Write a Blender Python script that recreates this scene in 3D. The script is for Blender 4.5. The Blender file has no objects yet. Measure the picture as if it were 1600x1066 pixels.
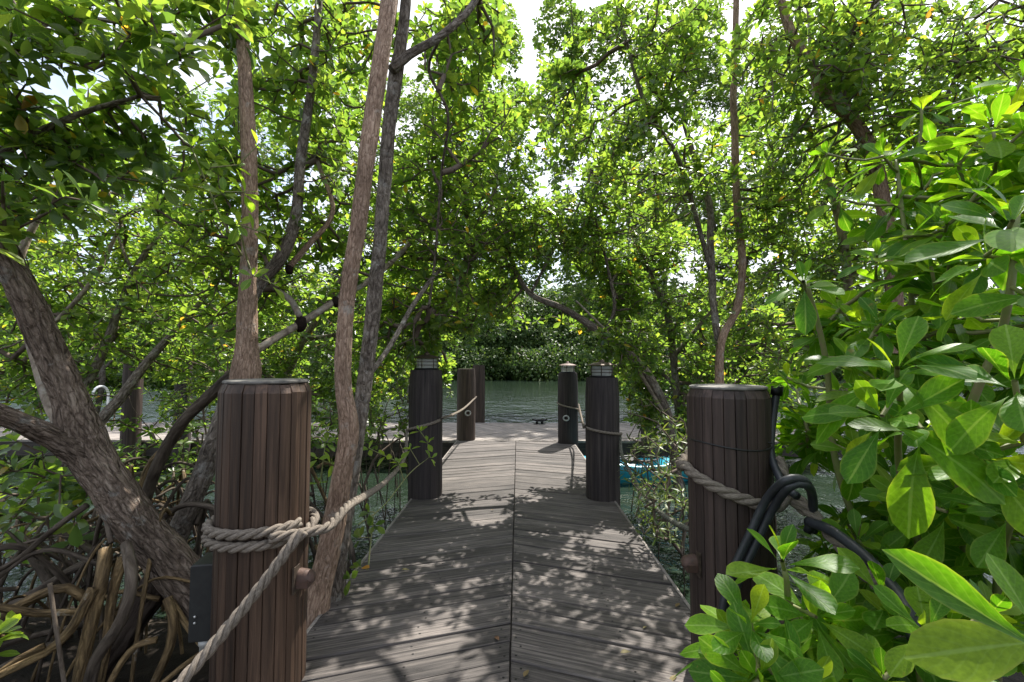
import bpy, math, random
import numpy as np
from mathutils import Vector, Matrix, noise as mnoise
R = math.radians
random.seed(7); rng = np.random.default_rng(7)
scene = bpy.context.scene
col = scene.collection
# ------------------------------------------------------------------ camera, sky, sun, exposure
CAM = Vector((0, 0, 1.35)); F = 711.0
cd = bpy.data.cameras.new('camera'); cam = bpy.data.objects.new('camera', cd); col.objects.link(cam)
cd.sensor_width = 36; cd.lens = 16.0; cd.clip_start = 0.05; cd.clip_end = 2000
cam.location = CAM; cam.rotation_euler = (R(92.8), 0, R(0.72)); scene.camera = cam
CR = cam.rotation_euler.to_matrix()
SUN_AZ, SUN_EL = 27.0, 56.0
world = bpy.data.worlds.new('World'); scene.world = world; world.use_nodes = True
wn = world.node_tree.nodes; wl = world.node_tree.links
bg = wn['Background']; sky = wn.new('ShaderNodeTexSky'); sky.sky_type = 'NISHITA'; sky.sun_disc = False
sky.sun_elevation = R(SUN_EL); sky.sun_rotation = R(SUN_AZ); sky.dust_density = 3.0; sky.air_density = 1.0
wtc = wn.new('ShaderNodeTexCoord'); wno = wn.new('ShaderNodeTexNoise'); wno.inputs['Scale'].default_value = 2.2
wno.inputs['Detail'].default_value = 6; wno.inputs['Roughness'].default_value = .6
wcr = wn.new('ShaderNodeValToRGB'); wcr.color_ramp.elements[0].position = .40; wcr.color_ramp.elements[1].position = .62
wmx = wn.new('ShaderNodeMixRGB'); wmx.inputs['Color2'].default_value = (5.0, 5.1, 5.3, 1)
wl.new(wtc.outputs['Generated'], wno.inputs['Vector']); wl.new(wno.outputs['Fac'], wcr.inputs['Fac'])
wl.new(wcr.outputs['Color'], wmx.inputs['Fac']); wl.new(sky.outputs['Color'], wmx.inputs['Color1'])
wl.new(wmx.outputs['Color'], bg.inputs['Color']); bg.inputs['Strength'].default_value = 0.15
sl = bpy.data.lights.new('sun', 'SUN'); sl.energy = 5.0; sl.angle = R(0.4); sl.color = (1, .955, .88)
so = bpy.data.objects.new('sun', sl); col.objects.link(so)
TOSUN = Vector((math.sin(R(SUN_AZ)) * math.cos(R(SUN_EL)), math.cos(R(SUN_AZ)) * math.cos(R(SUN_EL)), math.sin(R(SUN_EL))))
so.rotation_euler = TOSUN.to_track_quat('Z', 'Y').to_euler(); so.location = (10, 20, 30)
scene.view_settings.view_transform = 'Standard'; scene.view_settings.look = 'None'
scene.view_settings.exposure = 1.08; scene.view_settings.gamma = 1.0
scene.render.engine = 'CYCLES'
scene.cycles.max_bounces = 10; scene.cycles.diffuse_bounces = 5; scene.cycles.transmission_bounces = 6
scene.cycles.transparent_max_bounces = 8; scene.cycles.use_denoising = True
scene.cycles.caustics_reflective = False; scene.cycles.caustics_refractive = False

def P(px, py, Y):            # a spot of the place, from where it shows in the photo and how many metres ahead it stands
    d = CR @ Vector(((px - 800) / F, (533 - py) / F, -1.0))
    return CAM + d * (Y / d.y)
def project(p):              # (n,3) -> px, py, depth
    q = (np.asarray(p) - np.array(CAM)) @ np.array(CR)
    z = np.maximum(-q[:, 2], 1e-3)
    return 800 + F * q[:, 0] / z, 533 - F * q[:, 1] / z, -q[:, 2]

# ------------------------------------------------------------------ materials
def mat(name):
    m = bpy.data.materials.new(name); m.use_nodes = True
    nt = m.node_tree; nt.nodes.clear()
    out = nt.nodes.new('ShaderNodeOutputMaterial')
    return m, nt, out
def N(nt, t, **kw):
    n = nt.nodes.new(t)
    for k, v in kw.items():
        if k.startswith('_'): setattr(n, k[1:], v)
        else: n.inputs[k.replace('_', ' ')].default_value = v
    return n
def ramp(nt, stops):
    n = nt.nodes.new('ShaderNodeValToRGB'); e = n.color_ramp.elements
    while len(e) < len(stops): e.new(.5)
    for i, (p, c) in enumerate(stops):
        e[i].position = p; e[i].color = (c[0], c[1], c[2], 1)
    return n
def principled(nt, out, rough=.7, spec=.3):
    b = N(nt, 'ShaderNodeBsdfPrincipled', Roughness=rough); b.inputs['Specular IOR Level'].default_value = spec
    nt.links.new(b.outputs[0], out.inputs['Surface']); return b
def bump(nt, hsock, b, strength=.5, dist=.01):
    n = N(nt, 'ShaderNodeBump', Strength=strength, Distance=dist)
    nt.links.new(hsock, n.inputs['Height']); nt.links.new(n.outputs[0], b.inputs['Normal']); return n
def mixc(nt, fac, a, b, mode='MIX'):
    n = nt.nodes.new('ShaderNodeMixRGB'); n.blend_type = mode
    for s, v in (('Fac', fac), ('Color1', a), ('Color2', b)):
        if isinstance(v, (int, float)): n.inputs[s].default_value = v
        elif isinstance(v, tuple): n.inputs[s].default_value = (*v, 1)
        else: nt.links.new(v, n.inputs[s])
    return n.outputs[0]
def mth(nt, op, a, b=0.0):
    n = nt.nodes.new('ShaderNodeMath'); n.operation = op
    for i, v in enumerate((a, b)):
        if isinstance(v, (int, float)): n.inputs[i].default_value = v
        else: nt.links.new(v, n.inputs[i])
    return n.outputs[0]
def scaled(nt, sock, s, off=None):
    n = nt.nodes.new('ShaderNodeMapping'); n.inputs['Scale'].default_value = s
    nt.links.new(sock, n.inputs['Vector'])
    if off is not None:
        c = nt.nodes.new('ShaderNodeCombineXYZ')
        for k in range(3): nt.links.new(off, c.inputs[k])
        mm = nt.nodes.new('ShaderNodeVectorMath'); mm.operation = 'SCALE'; mm.inputs['Scale'].default_value = 37.0
        nt.links.new(c.outputs[0], mm.inputs[0]); nt.links.new(mm.outputs[0], n.inputs['Location'])
    return n.outputs[0]

def wood_mat(name, stops, grain=(3, 60, 60), rough=.75, bstr=.6, var=.35, spec=.25, axis_attr=None, wear=None):
    m, nt, out = mat(name); b = principled(nt, out, rough, spec)
    oi = nt.nodes.new('ShaderNodeObjectInfo'); tc = nt.nodes.new('ShaderNodeTexCoord')
    v = scaled(nt, tc.outputs['Object'], grain, oi.outputs['Random'])
    n1 = N(nt, 'ShaderNodeTexNoise', Scale=1.0, Detail=8.0, Roughness=.65, Distortion=.6); nt.links.new(v, n1.inputs['Vector'])
    v2 = scaled(nt, tc.outputs['Object'], (grain[0] * .35 + .6, grain[1] * .06 + .6, grain[2] * .06 + .6), oi.outputs['Random'])
    n2 = N(nt, 'ShaderNodeTexNoise', Scale=1.5, Detail=5.0, Roughness=.6); nt.links.new(v2, n2.inputs['Vector'])
    r = ramp(nt, stops); nt.links.new(n1.outputs['Fac'], r.inputs['Fac'])
    r2 = ramp(nt, [(.3, (.55, .55, .56)), (.7, (1.25, 1.22, 1.2))]); nt.links.new(n2.outputs['Fac'], r2.inputs['Fac'])
    c = mixc(nt, .8, r.outputs[0], r2.outputs[0], 'MULTIPLY')
    hv = nt.nodes.new('ShaderNodeHueSaturation')
    val = nt.nodes.new('ShaderNodeMapRange'); val.inputs['To Min'].default_value = 1 - var; val.inputs['To Max'].default_value = 1 + var
    nt.links.new(oi.outputs['Random'], val.inputs['Value']); nt.links.new(val.outputs[0], hv.inputs['Value']); nt.links.new(c, hv.inputs['Color'])
    cc = hv.outputs[0]
    if wear:   # pale scuffs with a shape of their own
        n3 = N(nt, 'ShaderNodeTexNoise', Scale=1.0, Detail=6.0, Roughness=.75)
        nt.links.new(scaled(nt, tc.outputs['Object'], wear[1], oi.outputs['Random']), n3.inputs['Vector'])
        r3 = ramp(nt, [(.66, (0, 0, 0)), (.76, (1, 1, 1))]); nt.links.new(n3.outputs['Fac'], r3.inputs['Fac'])
        cc = mixc(nt, r3.outputs[0], cc, wear[0])
    nt.links.new(cc, b.inputs['Base Color'])
    bump(nt, n1.outputs['Fac'], b, bstr, .006)
    return m
M = {}
M['plank'] = wood_mat('weathered_plank', [(.30, (.020, .017, .016)), (.47, (.080, .071, .066)), (.72, (.205, .180, .162))], (2.5, 75, 75), .72, 1.0, .34, .3,
                      wear=((.28, .26, .24), (3, 30, 30)))
M['plank_pale'] = wood_mat('sun_bleached_plank', [(.30, (.13, .115, .10)), (.5, (.25, .225, .205)), (.75, (.34, .31, .29))], (2.5, 75, 75), .75, .7, .15)
M['joist'] = wood_mat('old_joist', [(.3, (.03, .026, .024)), (.7, (.10, .085, .075))], (3, 40, 40), .8, .7, .2)
M['stave'] = wood_mat('brown_stave', [(.28, (.020, .012, .008)), (.5, (.062, .037, .024)), (.75, (.115, .072, .047))], (70, 70, 2.2), .55, .5, .42, .35,
                      wear=((.17, .13, .10), (16, 16, 1.6)))
M['stave_dark'] = wood_mat('dark_stave', [(.28, (.020, .014, .012)), (.5, (.046, .031, .026)), (.75, (.075, .052, .044))], (70, 70, 2.2), .6, .5, .3, .35,
                           wear=((.17, .15, .14), (9, 9, 3)))
M['pile'] = wood_mat('tarred_pile', [(.28, (.012, .010, .010)), (.5, (.036, .029, .028)), (.75, (.075, .062, .056))], (45, 45, 1.6), .7, .9, .2, .3)
M['pile_brown'] = wood_mat('brown_pile', [(.28, (.018, .013, .010)), (.5, (.056, .040, .032)), (.75, (.11, .082, .066))], (45, 45, 1.6), .7, .9, .2, .3)
M['cap'] = wood_mat('weathered_cap', [(.3, (.08, .076, .068)), (.7, (.23, .22, .20))], (14, 14, 14), .7, .4, .1)

def simple(name, c, rough=.5, metal=0.0, spec=.5, nscale=0, nb=.3, c2=None):
    m, nt, out = mat(name); b = principled(nt, out, rough, spec); b.inputs['Metallic'].default_value = metal
    b.inputs['Base Color'].default_value = (*c, 1)
    if nscale:
        tc = nt.nodes.new('ShaderNodeTexCoord'); n = N(nt, 'ShaderNodeTexNoise', Scale=float(nscale), Detail=6.0, Roughness=.65)
        nt.links.new(tc.outputs['Object'], n.inputs['Vector'])
        r = ramp(nt, [(.35, c), (.68, c2 or tuple(x * .55 for x in c))]); nt.links.new(n.outputs['Fac'], r.inputs['Fac'])
        nt.links.new(r.outputs[0], b.inputs['Base Color']); bump(nt, n.outputs['Fac'], b, nb, .004)
    return m
M['core'] = simple('dark_core', (.010, .008, .007), .9)
M['iron'] = simple('black_iron', (.012, .012, .013), .5, .6, .5, 60)
M['bronze'] = simple('weathered_bronze', (.13, .10, .075), .55, .6, .5, 40, .3, (.05, .035, .028))
M['copper'] = simple('dull_copper', (.10, .056, .042), .6, .3, .5, 60, .4, (.07, .045, .036))
M['hose'] = simple('black_hose', (.030, .034, .040), .42, 0, .5, 25, .15, (.018, .02, .024))
M['boxpaint'] = simple('dark_box_paint', (.022, .023, .022), .55, 0, .4, 30, .2, (.014, .014, .014))
M['whitepaint'] = simple('white_tube', (.78, .79, .78), .35, 0, .5)
M['screw'] = simple('bright_screw', (.6, .6, .58), .35, .8)
M['pvc'] = simple('grey_fitting', (.35, .35, .33), .5)
M['kayak'] = simple('teal_hull', (.02, .33, .45), .35, 0, .5, 8, .1, (.015, .25, .36))
M['tie'] = simple('black_tie', (.01, .01, .01), .5)

def rope_mat(name, a, bcol, sc):
    m, nt, out = mat(name); b = principled(nt, out, .9, .1)
    at = nt.nodes.new('ShaderNodeAttribute'); at.attribute_name = 'bark'
    n = N(nt, 'ShaderNodeTexNoise', Scale=1.0, Detail=5.0, Roughness=.7)
    nt.links.new(scaled(nt, at.outputs['Vector'], (sc, sc, sc * .22)), n.inputs['Vector'])
    r = ramp(nt, [(.3, bcol), (.65, a)]); nt.links.new(n.outputs['Fac'], r.inputs['Fac']); nt.links.new(r.outputs[0], b.inputs['Base Color'])
    bump(nt, n.outputs['Fac'], b, .8, .004); return m
M['rope'] = rope_mat('manila_rope', (.27, .232, .19), (.065, .052, .042), 330)
M['rope_old'] = rope_mat('mossy_rope', (.20, .20, .16), (.07, .068, .055), 200)

def bark_mat(name, dark, mid, light, sc=(26, 26, 5), rough=.9, bs=.9, lichen=.0, bdist=.02):
    m, nt, out = mat(name); b = principled(nt, out, rough, .15)
    at = nt.nodes.new('ShaderNodeAttribute'); at.attribute_name = 'bark'
    n = N(nt, 'ShaderNodeTexNoise', Scale=1.0, Detail=9.0, Roughness=.68, Distortion=.9)
    nt.links.new(scaled(nt, at.outputs['Vector'], sc), n.inputs['Vector'])
    r = ramp(nt, [(.32, dark), (.5, mid), (.7, light)]); nt.links.new(n.outputs['Fac'], r.inputs['Fac'])
    n2 = N(nt, 'ShaderNodeTexNoise', Scale=1.0, Detail=4.0)
    nt.links.new(scaled(nt, at.outputs['Vector'], (3.5, 3.5, 2.2)), n2.inputs['Vector'])
    r2 = ramp(nt, [(.35, (.6, .58, .56)), (.65, (1.2, 1.18, 1.15))]); nt.links.new(n2.outputs['Fac'], r2.inputs['Fac'])
    vo = N(nt, 'ShaderNodeTexVoronoi', Scale=1.0); vo.feature = 'DISTANCE_TO_EDGE'
    dn = N(nt, 'ShaderNodeTexNoise', Scale=16.0, Detail=4.0); nt.links.new(at.outputs['Vector'], dn.inputs['Vector'])
    dv = nt.nodes.new('ShaderNodeVectorMath'); dv.operation = 'MULTIPLY_ADD'; dv.inputs[1].default_value = (.03, .03, .06)
    nt.links.new(dn.outputs['Color'], dv.inputs[0]); nt.links.new(at.outputs['Vector'], dv.inputs[2])
    nt.links.new(scaled(nt, dv.outputs[0], (sc[0] * .8, sc[1] * .8, sc[2] * .8)), vo.inputs['Vector'])
    rv = ramp(nt, [(.0, (.42, .40, .38)), (.16, (1, 1, 1))]); nt.links.new(vo.outputs['Distance'], rv.inputs['Fac'])
    rc = mixc(nt, .5, r.outputs[0], rv.outputs[0], 'MULTIPLY')
    c = mixc(nt, .85, rc, r2.outputs[0], 'MULTIPLY')
    if lichen:
        n3 = N(nt, 'ShaderNodeTexNoise', Scale=7.0, Detail=7.0, Roughness=.7); nt.links.new(at.outputs['Vector'], n3.inputs['Vector'])
        r3 = ramp(nt, [(.62 - lichen * .2, (0, 0, 0)), (.70 - lichen * .2, (1, 1, 1))]); nt.links.new(n3.outputs['Fac'], r3.inputs['Fac'])
        c = mixc(nt, mth(nt, 'MULTIPLY', r3.outputs[0], .6), c, (.36, .345, .31))
    nt.links.new(c, b.inputs['Base Color']); bump(nt, mth(nt, 'ADD', n.outputs['Fac'], mth(nt, 'MULTIPLY', mth(nt, 'MINIMUM', vo.outputs['Distance'], .22), 2.4)), b, bs, bdist); return m
M['bark_big'] = bark_mat('furrowed_bark', (.055, .040, .031), (.225, .172, .136), (.42, .345, .28), (46, 46, 11), .9, 1.0, .15, .03)
M['bark_red'] = bark_mat('reddish_bark', (.13, .085, .06), (.36, .25, .185), (.52, .395, .31), (70, 70, 16), .9, .6, .2)
M['bark_grey'] = bark_mat('grey_bark', (.06, .05, .043), (.21, .178, .15), (.38, .335, .29), (44, 44, 15), .9, .9, .4)
M['bark_pale'] = bark_mat('pale_bark', (.14, .11, .09), (.30, .25, .20), (.42, .37, .31), (14, 14, 10), .85, .5, .4)
M['bark_dark'] = bark_mat('dark_bark', (.03, .022, .018), (.075, .058, .047), (.13, .105, .088), (30, 30, 6), .9, .8)
M['root'] = bark_mat('ochre_root', (.045, .032, .02), (.155, .108, .056), (.32, .225, .115), (40, 40, 7), .75, .7, .1)
M['root_dark'] = bark_mat('grey_root', (.035, .028, .022), (.095, .076, .06), (.18, .15, .12), (22, 22, 5), .85, .6)
M['twig'] = simple('twig_bark', (.13, .10, .08), .85, 0, .2)
M['nest'] = simple('black_nest', (.012, .009, .008), .95, 0, .1, 70, .9, (.03, .02, .016))
M['stem'] = simple('green_stem', (.15, .19, .055), .5, 0, .4, 20, .2, (.20, .17, .09))

def leaf_mat(name, stops, trans_gain=(2.2, 2.0, .9), tfac=.45, rough=.36, spec=.5, veins=0, vcol=(.30, .42, .13), tsat=1.0):
    m, nt, out = mat(name)
    at = nt.nodes.new('ShaderNodeAttribute'); at.attribute_name = 'lv'
    oi = nt.nodes.new('ShaderNodeObjectInfo')
    f = mth(nt, 'FRACT', mth(nt, 'ADD', at.outputs['Fac'], oi.outputs['Random']))
    r = ramp(nt, stops); nt.links.new(f, r.inputs['Fac']); r.color_ramp.interpolation = 'LINEAR'
    c = r.outputs[0]
    b = N(nt, 'ShaderNodeBsdfPrincipled', Roughness=rough); b.inputs['Specular IOR Level'].default_value = spec
    t = nt.nodes.new('ShaderNodeBsdfTranslucent')
    if veins:
        uv = nt.nodes.new('ShaderNodeUVMap'); sp = nt.nodes.new('ShaderNodeSeparateXYZ'); nt.links.new(uv.outputs[0], sp.inputs[0])
        ax = mth(nt, 'ABSOLUTE', sp.outputs['X'])
        mid = nt.nodes.new('ShaderNodeMapRange'); mid.inputs['From Min'].default_value = .045; mid.inputs['From Max'].default_value = .10
        mid.inputs['To Min'].default_value = 1; mid.inputs['To Max'].default_value = 0; nt.links.new(ax, mid.inputs['Value'])
        ph = mth(nt, 'MULTIPLY', mth(nt, 'SUBTRACT', sp.outputs['Y'], mth(nt, 'MULTIPLY', ax, .30)), 52.0)
        sv = mth(nt, 'SINE', ph)
        svr = nt.nodes.new('ShaderNodeMapRange'); svr.inputs['From Min'].default_value = .72; svr.inputs['From Max'].default_value = 1
        nt.links.new(sv, svr.inputs['Value'])
        tcn = nt.nodes.new('ShaderNodeTexCoord'); nn = N(nt, 'ShaderNodeTexNoise', Scale=22.0, Detail=4.0); nt.links.new(tcn.outputs['Object'], nn.inputs['Vector'])
        rr = ramp(nt, [(.3, (.78, .8, .75)), (.7, (1.18, 1.15, 1.1))]); nt.links.new(nn.outputs['Fac'], rr.inputs['Fac'])
        c = mixc(nt, 1.0, c, rr.outputs[0], 'MULTIPLY')
        c = mixc(nt, mth(nt, 'MULTIPLY', svr.outputs[0], .10), c, vcol)
        nb = N(nt, 'ShaderNodeTexNoise', Scale=1.0, Detail=5.0, Roughness=.7); nt.links.new(scaled(nt, tcn.outputs['Object'], (7, 7, 7), oi.outputs['Random']), nb.inputs['Vector'])
        rb = ramp(nt, [(.66, (0, 0, 0)), (.71, (1, 1, 1))]); nt.links.new(nb.outputs['Fac'], rb.inputs['Fac'])
        c = mixc(nt, mth(nt, 'MULTIPLY', rb.outputs[0], .75), c, (.20, .15, .04))
        ed = nt.nodes.new('ShaderNodeMapRange'); ed.inputs['From Min'].default_value = .86; ed.inputs['From Max'].default_value = 1.0; nt.links.new(ax, ed.inputs['Value'])
        c = mixc(nt, mth(nt, 'MULTIPLY', ed.outputs[0], .35), c, (.30, .32, .07))
        c = mixc(nt, mth(nt, 'MULTIPLY', mid.outputs[0], .42), c, vcol)
        h = mth(nt, 'ADD', mth(nt, 'MULTIPLY', sv, -.35), mth(nt, 'MULTIPLY', mid.outputs[0], -1.6))
        bm = N(nt, 'ShaderNodeBump', Strength=.15, Distance=.002); nt.links.new(h, bm.inputs['Height'])
        nt.links.new(bm.outputs[0], b.inputs['Normal'])
    nt.links.new(c, b.inputs['Base Color'])
    tc_ = mixc(nt, 1.0, c, trans_gain, 'MULTIPLY'); nt.links.new(tc_, t.inputs['Color'])
    mx = nt.nodes.new('ShaderNodeMixShader'); mx.inputs[0].default_value = tfac
    nt.links.new(b.outputs[0], mx.inputs[1]); nt.links.new(t.outputs[0], mx.inputs[2]); nt.links.new(mx.outputs[0], out.inputs['Surface'])
    return m
GREENS = [(.0, (.042, .085, .022)), (.45, (.072, .130, .030)), (.80, (.108, .165, .036)), (.990, (.135, .185, .038)), (.993, (.33, .27, .03)), (.998, (.34, .17, .04))]
M['leaf'] = leaf_mat('mangrove_leaf', GREENS, (3.7, 3.5, 1.5), .52, .34, .7)
M['leaf_near'] = leaf_mat('mangrove_leaf_near', GREENS, (3.7, 3.5, 1.5), .52, .32, .7, veins=1, vcol=(.16, .22, .06))
M['leaf_back'] = leaf_mat('mangrove_leaf_back', GREENS[:4], (2.7, 2.7, 1.3), .42, .4, .5)
M['leaf_fresh'] = leaf_mat('fresh_leaf', [(0, (.10, .19, .03)), (.6, (.15, .25, .035)), (1, (.20, .28, .04))], (3.2, 3.0, 1.0), .55, .35, .5, veins=1, vcol=(.28, .36, .10))
M['leaf_far'] = leaf_mat('far_leaf', [(.0, (.032, .068, .018)), (.5, (.058, .105, .026)), (.9, (.09, .135, .034)), (1, (.11, .15, .04))], (2.0, 2.1, 1.0), .35, .5, .3)
M['shrub_leaf'] = leaf_mat('succulent_leaf', [(0, (.046, .142, .010)), (.5, (.080, .200, .012)), (.85, (.125, .245, .016)), (1, (.19, .28, .022))], (2.6, 2.4, .7), .5, .38, .20, veins=1, vcol=(.27, .40, .12))
M['narrow_leaf'] = leaf_mat('narrow_leaf', [(0, (.06, .11, .03)), (.6, (.10, .15, .045)), (1, (.16, .19, .06))], (2.2, 2.1, .9), .4, .4, .4)
M['dead_leaf'] = leaf_mat('dead_leaf', [(0, (.20, .16, .07)), (.4, (.16, .09, .05)), (.7, (.10, .065, .045)), (1, (.24, .21, .10))], (1, .8, .5), .2, .6, .2)

# glass of the lanterns
m, nt, out = mat('ribbed_glass'); b = N(nt, 'ShaderNodeBsdfPrincipled', Roughness=.22); b.inputs['Base Color'].default_value = (.86, .88, .86, 1)
b.inputs['Transmission Weight'].default_value = .55; b.inputs['IOR'].default_value = 1.45
tr = nt.nodes.new('ShaderNodeBsdfTranslucent'); tr.inputs[0].default_value = (.85, .87, .86, 1)
mx = nt.nodes.new('ShaderNodeMixShader'); mx.inputs[0].default_value = .4
nt.links.new(b.outputs[0], mx.inputs[1]); nt.links.new(tr.outputs[0], mx.inputs[2]); nt.links.new(mx.outputs[0], out.inputs['Surface']); M['glass'] = m
# water
m, nt, out = mat('canal_water'); b = principled(nt, out, .06, .5); b.inputs['Base Color'].default_value = (.016, .027, .017, 1); b.inputs['IOR'].default_value = 1.33
tc = nt.nodes.new('ShaderNodeTexCoord')
n1 = N(nt, 'ShaderNodeTexNoise', Scale=1.0, Detail=4.0, Roughness=.6, Distortion=.4); nt.links.new(scaled(nt, tc.outputs['Object'], (2.6, 1.9, 1)), n1.inputs['Vector'])
n2 = N(nt, 'ShaderNodeTexNoise', Scale=1.0, Detail=2.0); nt.links.new(scaled(nt, tc.outputs['Object'], (.35, .3, 1)), n2.inputs['Vector'])
bump(nt, mth(nt, 'ADD', n1.outputs['Fac'], mth(nt, 'MULTIPLY', n2.outputs['Fac'], 1.2)), b, .9, .10); M['water'] = m
# mud
m, nt, out = mat('wet_mud'); b = principled(nt, out, .7, .15); tc = nt.nodes.new('ShaderNodeTexCoord')
n1 = N(nt, 'ShaderNodeTexNoise', Scale=6.0, Detail=9.0, Roughness=.7); nt.links.new(tc.outputs['Object'], n1.inputs['Vector'])
r = ramp(nt, [(.35, (.010, .008, .007)), (.6, (.035, .027, .02)), (.78, (.09, .07, .05))]); nt.links.new(n1.outputs['Fac'], r.inputs['Fac']); nt.links.new(r.outputs[0], b.inputs['Base Color'])
bump(nt, n1.outputs['Fac'], b, 1.0, .05); M['mud'] = m

# ------------------------------------------------------------------ helpers
def tag(o, label=None, cat=None, group=None, kind=None):
    if label: o['label'] = label
    if cat: o['category'] = cat
    if group: o['group'] = group
    if kind: o['kind'] = kind
    return o
def empty(name, loc, label=None, cat=None, group=None, kind=None):
    o = bpy.data.objects.new(name, None); o.empty_display_size = .1; col.objects.link(o); o.location = loc
    return tag(o, label, cat, group, kind)
def link(name, me, parent=None, loc=None):
    o = bpy.data.objects.new(name, me); col.objects.link(o)
    if parent is not None: o.parent = parent
    if loc is not None: o.location = loc
    return o
def npmesh(name, verts, tris, material, smooth=True, vattr=None, fattr=None, uv=None, quads=False):
    k = 4 if quads else 3
    me = bpy.data.meshes.new(name); verts = np.asarray(verts, dtype=np.float32).reshape(-1, 3); tris = np.asarray(tris, dtype=np.int32).reshape(-1, k)
    me.vertices.add(len(verts)); me.vertices.foreach_set('co', verts.ravel())
    me.loops.add(tris.size); me.loops.foreach_set('vertex_index', tris.ravel())
    me.polygons.add(len(tris)); me.polygons.foreach_set('loop_start', np.arange(0, tris.size, k, dtype=np.int32))
    if smooth: me.polygons.foreach_set('use_smooth', np.ones(len(tris), dtype=bool))
    if vattr is not None:
        a = me.attributes.new('bark', 'FLOAT_VECTOR', 'POINT'); a.data.foreach_set('vector', np.asarray(vattr, dtype=np.float32).ravel())
    if fattr is not None:
        a = me.attributes.new('lv', 'FLOAT', 'POINT'); a.data.foreach_set('value', np.asarray(fattr, dtype=np.float32).ravel())
    if uv is not None:
        l = me.uv_layers.new(name='UVMap'); l.data.foreach_set('uv', np.asarray(uv, dtype=np.float32)[tris.ravel()].ravel())
    me.update(calc_edges=True); me.materials.append(material); return me
class MB:                      # boxes, lathes, tubes collected into one mesh
    def __init__(s): s.v = []; s.f = []; s.b = []
    def add(s, v, f, b=None):
        o = len(s.v); s.v += [tuple(x) for x in v]; s.f += [tuple(i + o for i in q) for q in f]
        s.b += [tuple(x) for x in (b if b is not None else v)]
    def box(s, c, d, rz=0):
        x, y, z = (k / 2 for k in d); ca, sa = math.cos(rz), math.sin(rz)
        bv = min(x, y, z) * .12; v = []
        for zz, ins in ((-z, bv), (-z + bv, 0), (z - bv, 0), (z, bv)):
            for sx, sy in ((-1, -1), (1, -1), (1, 1), (-1, 1)):
                X, Y = sx * (x - ins), sy * (y - ins); v.append((c[0] + X * ca - Y * sa, c[1] + X * sa + Y * ca, c[2] + zz))
        f = [(3, 2, 1, 0), (12, 13, 14, 15)]
        for k in range(3):
            for j in range(4): a = k * 4 + j; b2 = k * 4 + (j + 1) % 4; f.append((a, b2, b2 + 4, a + 4))
        s.add(v, f)
    def lathe(s, prof, n=24, c=(0, 0, 0), cap=True):
        v = []; f = []
        for r_, z in prof:
            for j in range(n): a = 2 * math.pi * j / n; v.append((c[0] + r_ * math.cos(a), c[1] + r_ * math.sin(a), c[2] + z))
        for i in range(len(prof) - 1):
            for j in range(n): f.append((i * n + j, i * n + (j + 1) % n, (i + 1) * n + (j + 1) % n, (i + 1) * n + j))
        if cap: f.append(tuple(range(n - 1, -1, -1))); f.append(tuple((len(prof) - 1) * n + j for j in range(n)))
        s.add(v, f)
    def tube(s, pts, rad, n=8, smooth=0, rough=0.0, seed=0, furrow=0, step=None):
        v, f, b = tube_geo(pts, rad, n, smooth, rough, seed, furrow, step); s.add(v, f, b)
    def build(s, name, material, parent=None, loc=None, smooth=True, auto=None):
        me = bpy.data.meshes.new(name); me.from_pydata(s.v, [], s.f)
        if smooth: me.polygons.foreach_set('use_smooth', np.ones(len(me.polygons), dtype=bool))
        if auto: me.set_sharp_from_angle(angle=R(auto))
        a = me.attributes.new('bark', 'FLOAT_VECTOR', 'POINT'); a.data.foreach_set('vector', np.asarray(s.b, dtype=np.float32).ravel())
        me.materials.append(material); me.update(); return link(name, me, parent, loc)
def spline(pts, rad, step):    # Catmull-Rom through points
    pts = [Vector(p) for p in pts]; q = [pts[0] * 2 - pts[1]] + pts + [pts[-1] * 2 - pts[-2]]; op = []; orr = []
    for i in range(len(pts) - 1):
        a, b, c, d = q[i:i + 4]; n = max(2, int((c - b).length / step))
        for k in range(n):
            t = k / n
            op.append(.5 * ((2 * b) + (c - a) * t + (2 * a - 5 * b + 4 * c - d) * t * t + (3 * b - a - 3 * c + d) * t ** 3)); orr.append(rad[i] + (rad[i + 1] - rad[i]) * (t * t * (3 - 2 * t)))
    op.append(pts[-1]); orr.append(rad[-1]); return op, orr
def frames(pts):
    T = [(pts[min(i + 1, len(pts) - 1)] - pts[max(i - 1, 0)]).normalized() for i in range(len(pts))]
    n0 = T[0].orthogonal().normalized(); out = []
    for t in T:
        n0 = (n0 - t * n0.dot(t)); n0 = n0.normalized() if n0.length > 1e-6 else t.orthogonal().normalized()
        out.append((t, n0, t.cross(n0)))
    return out
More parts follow.
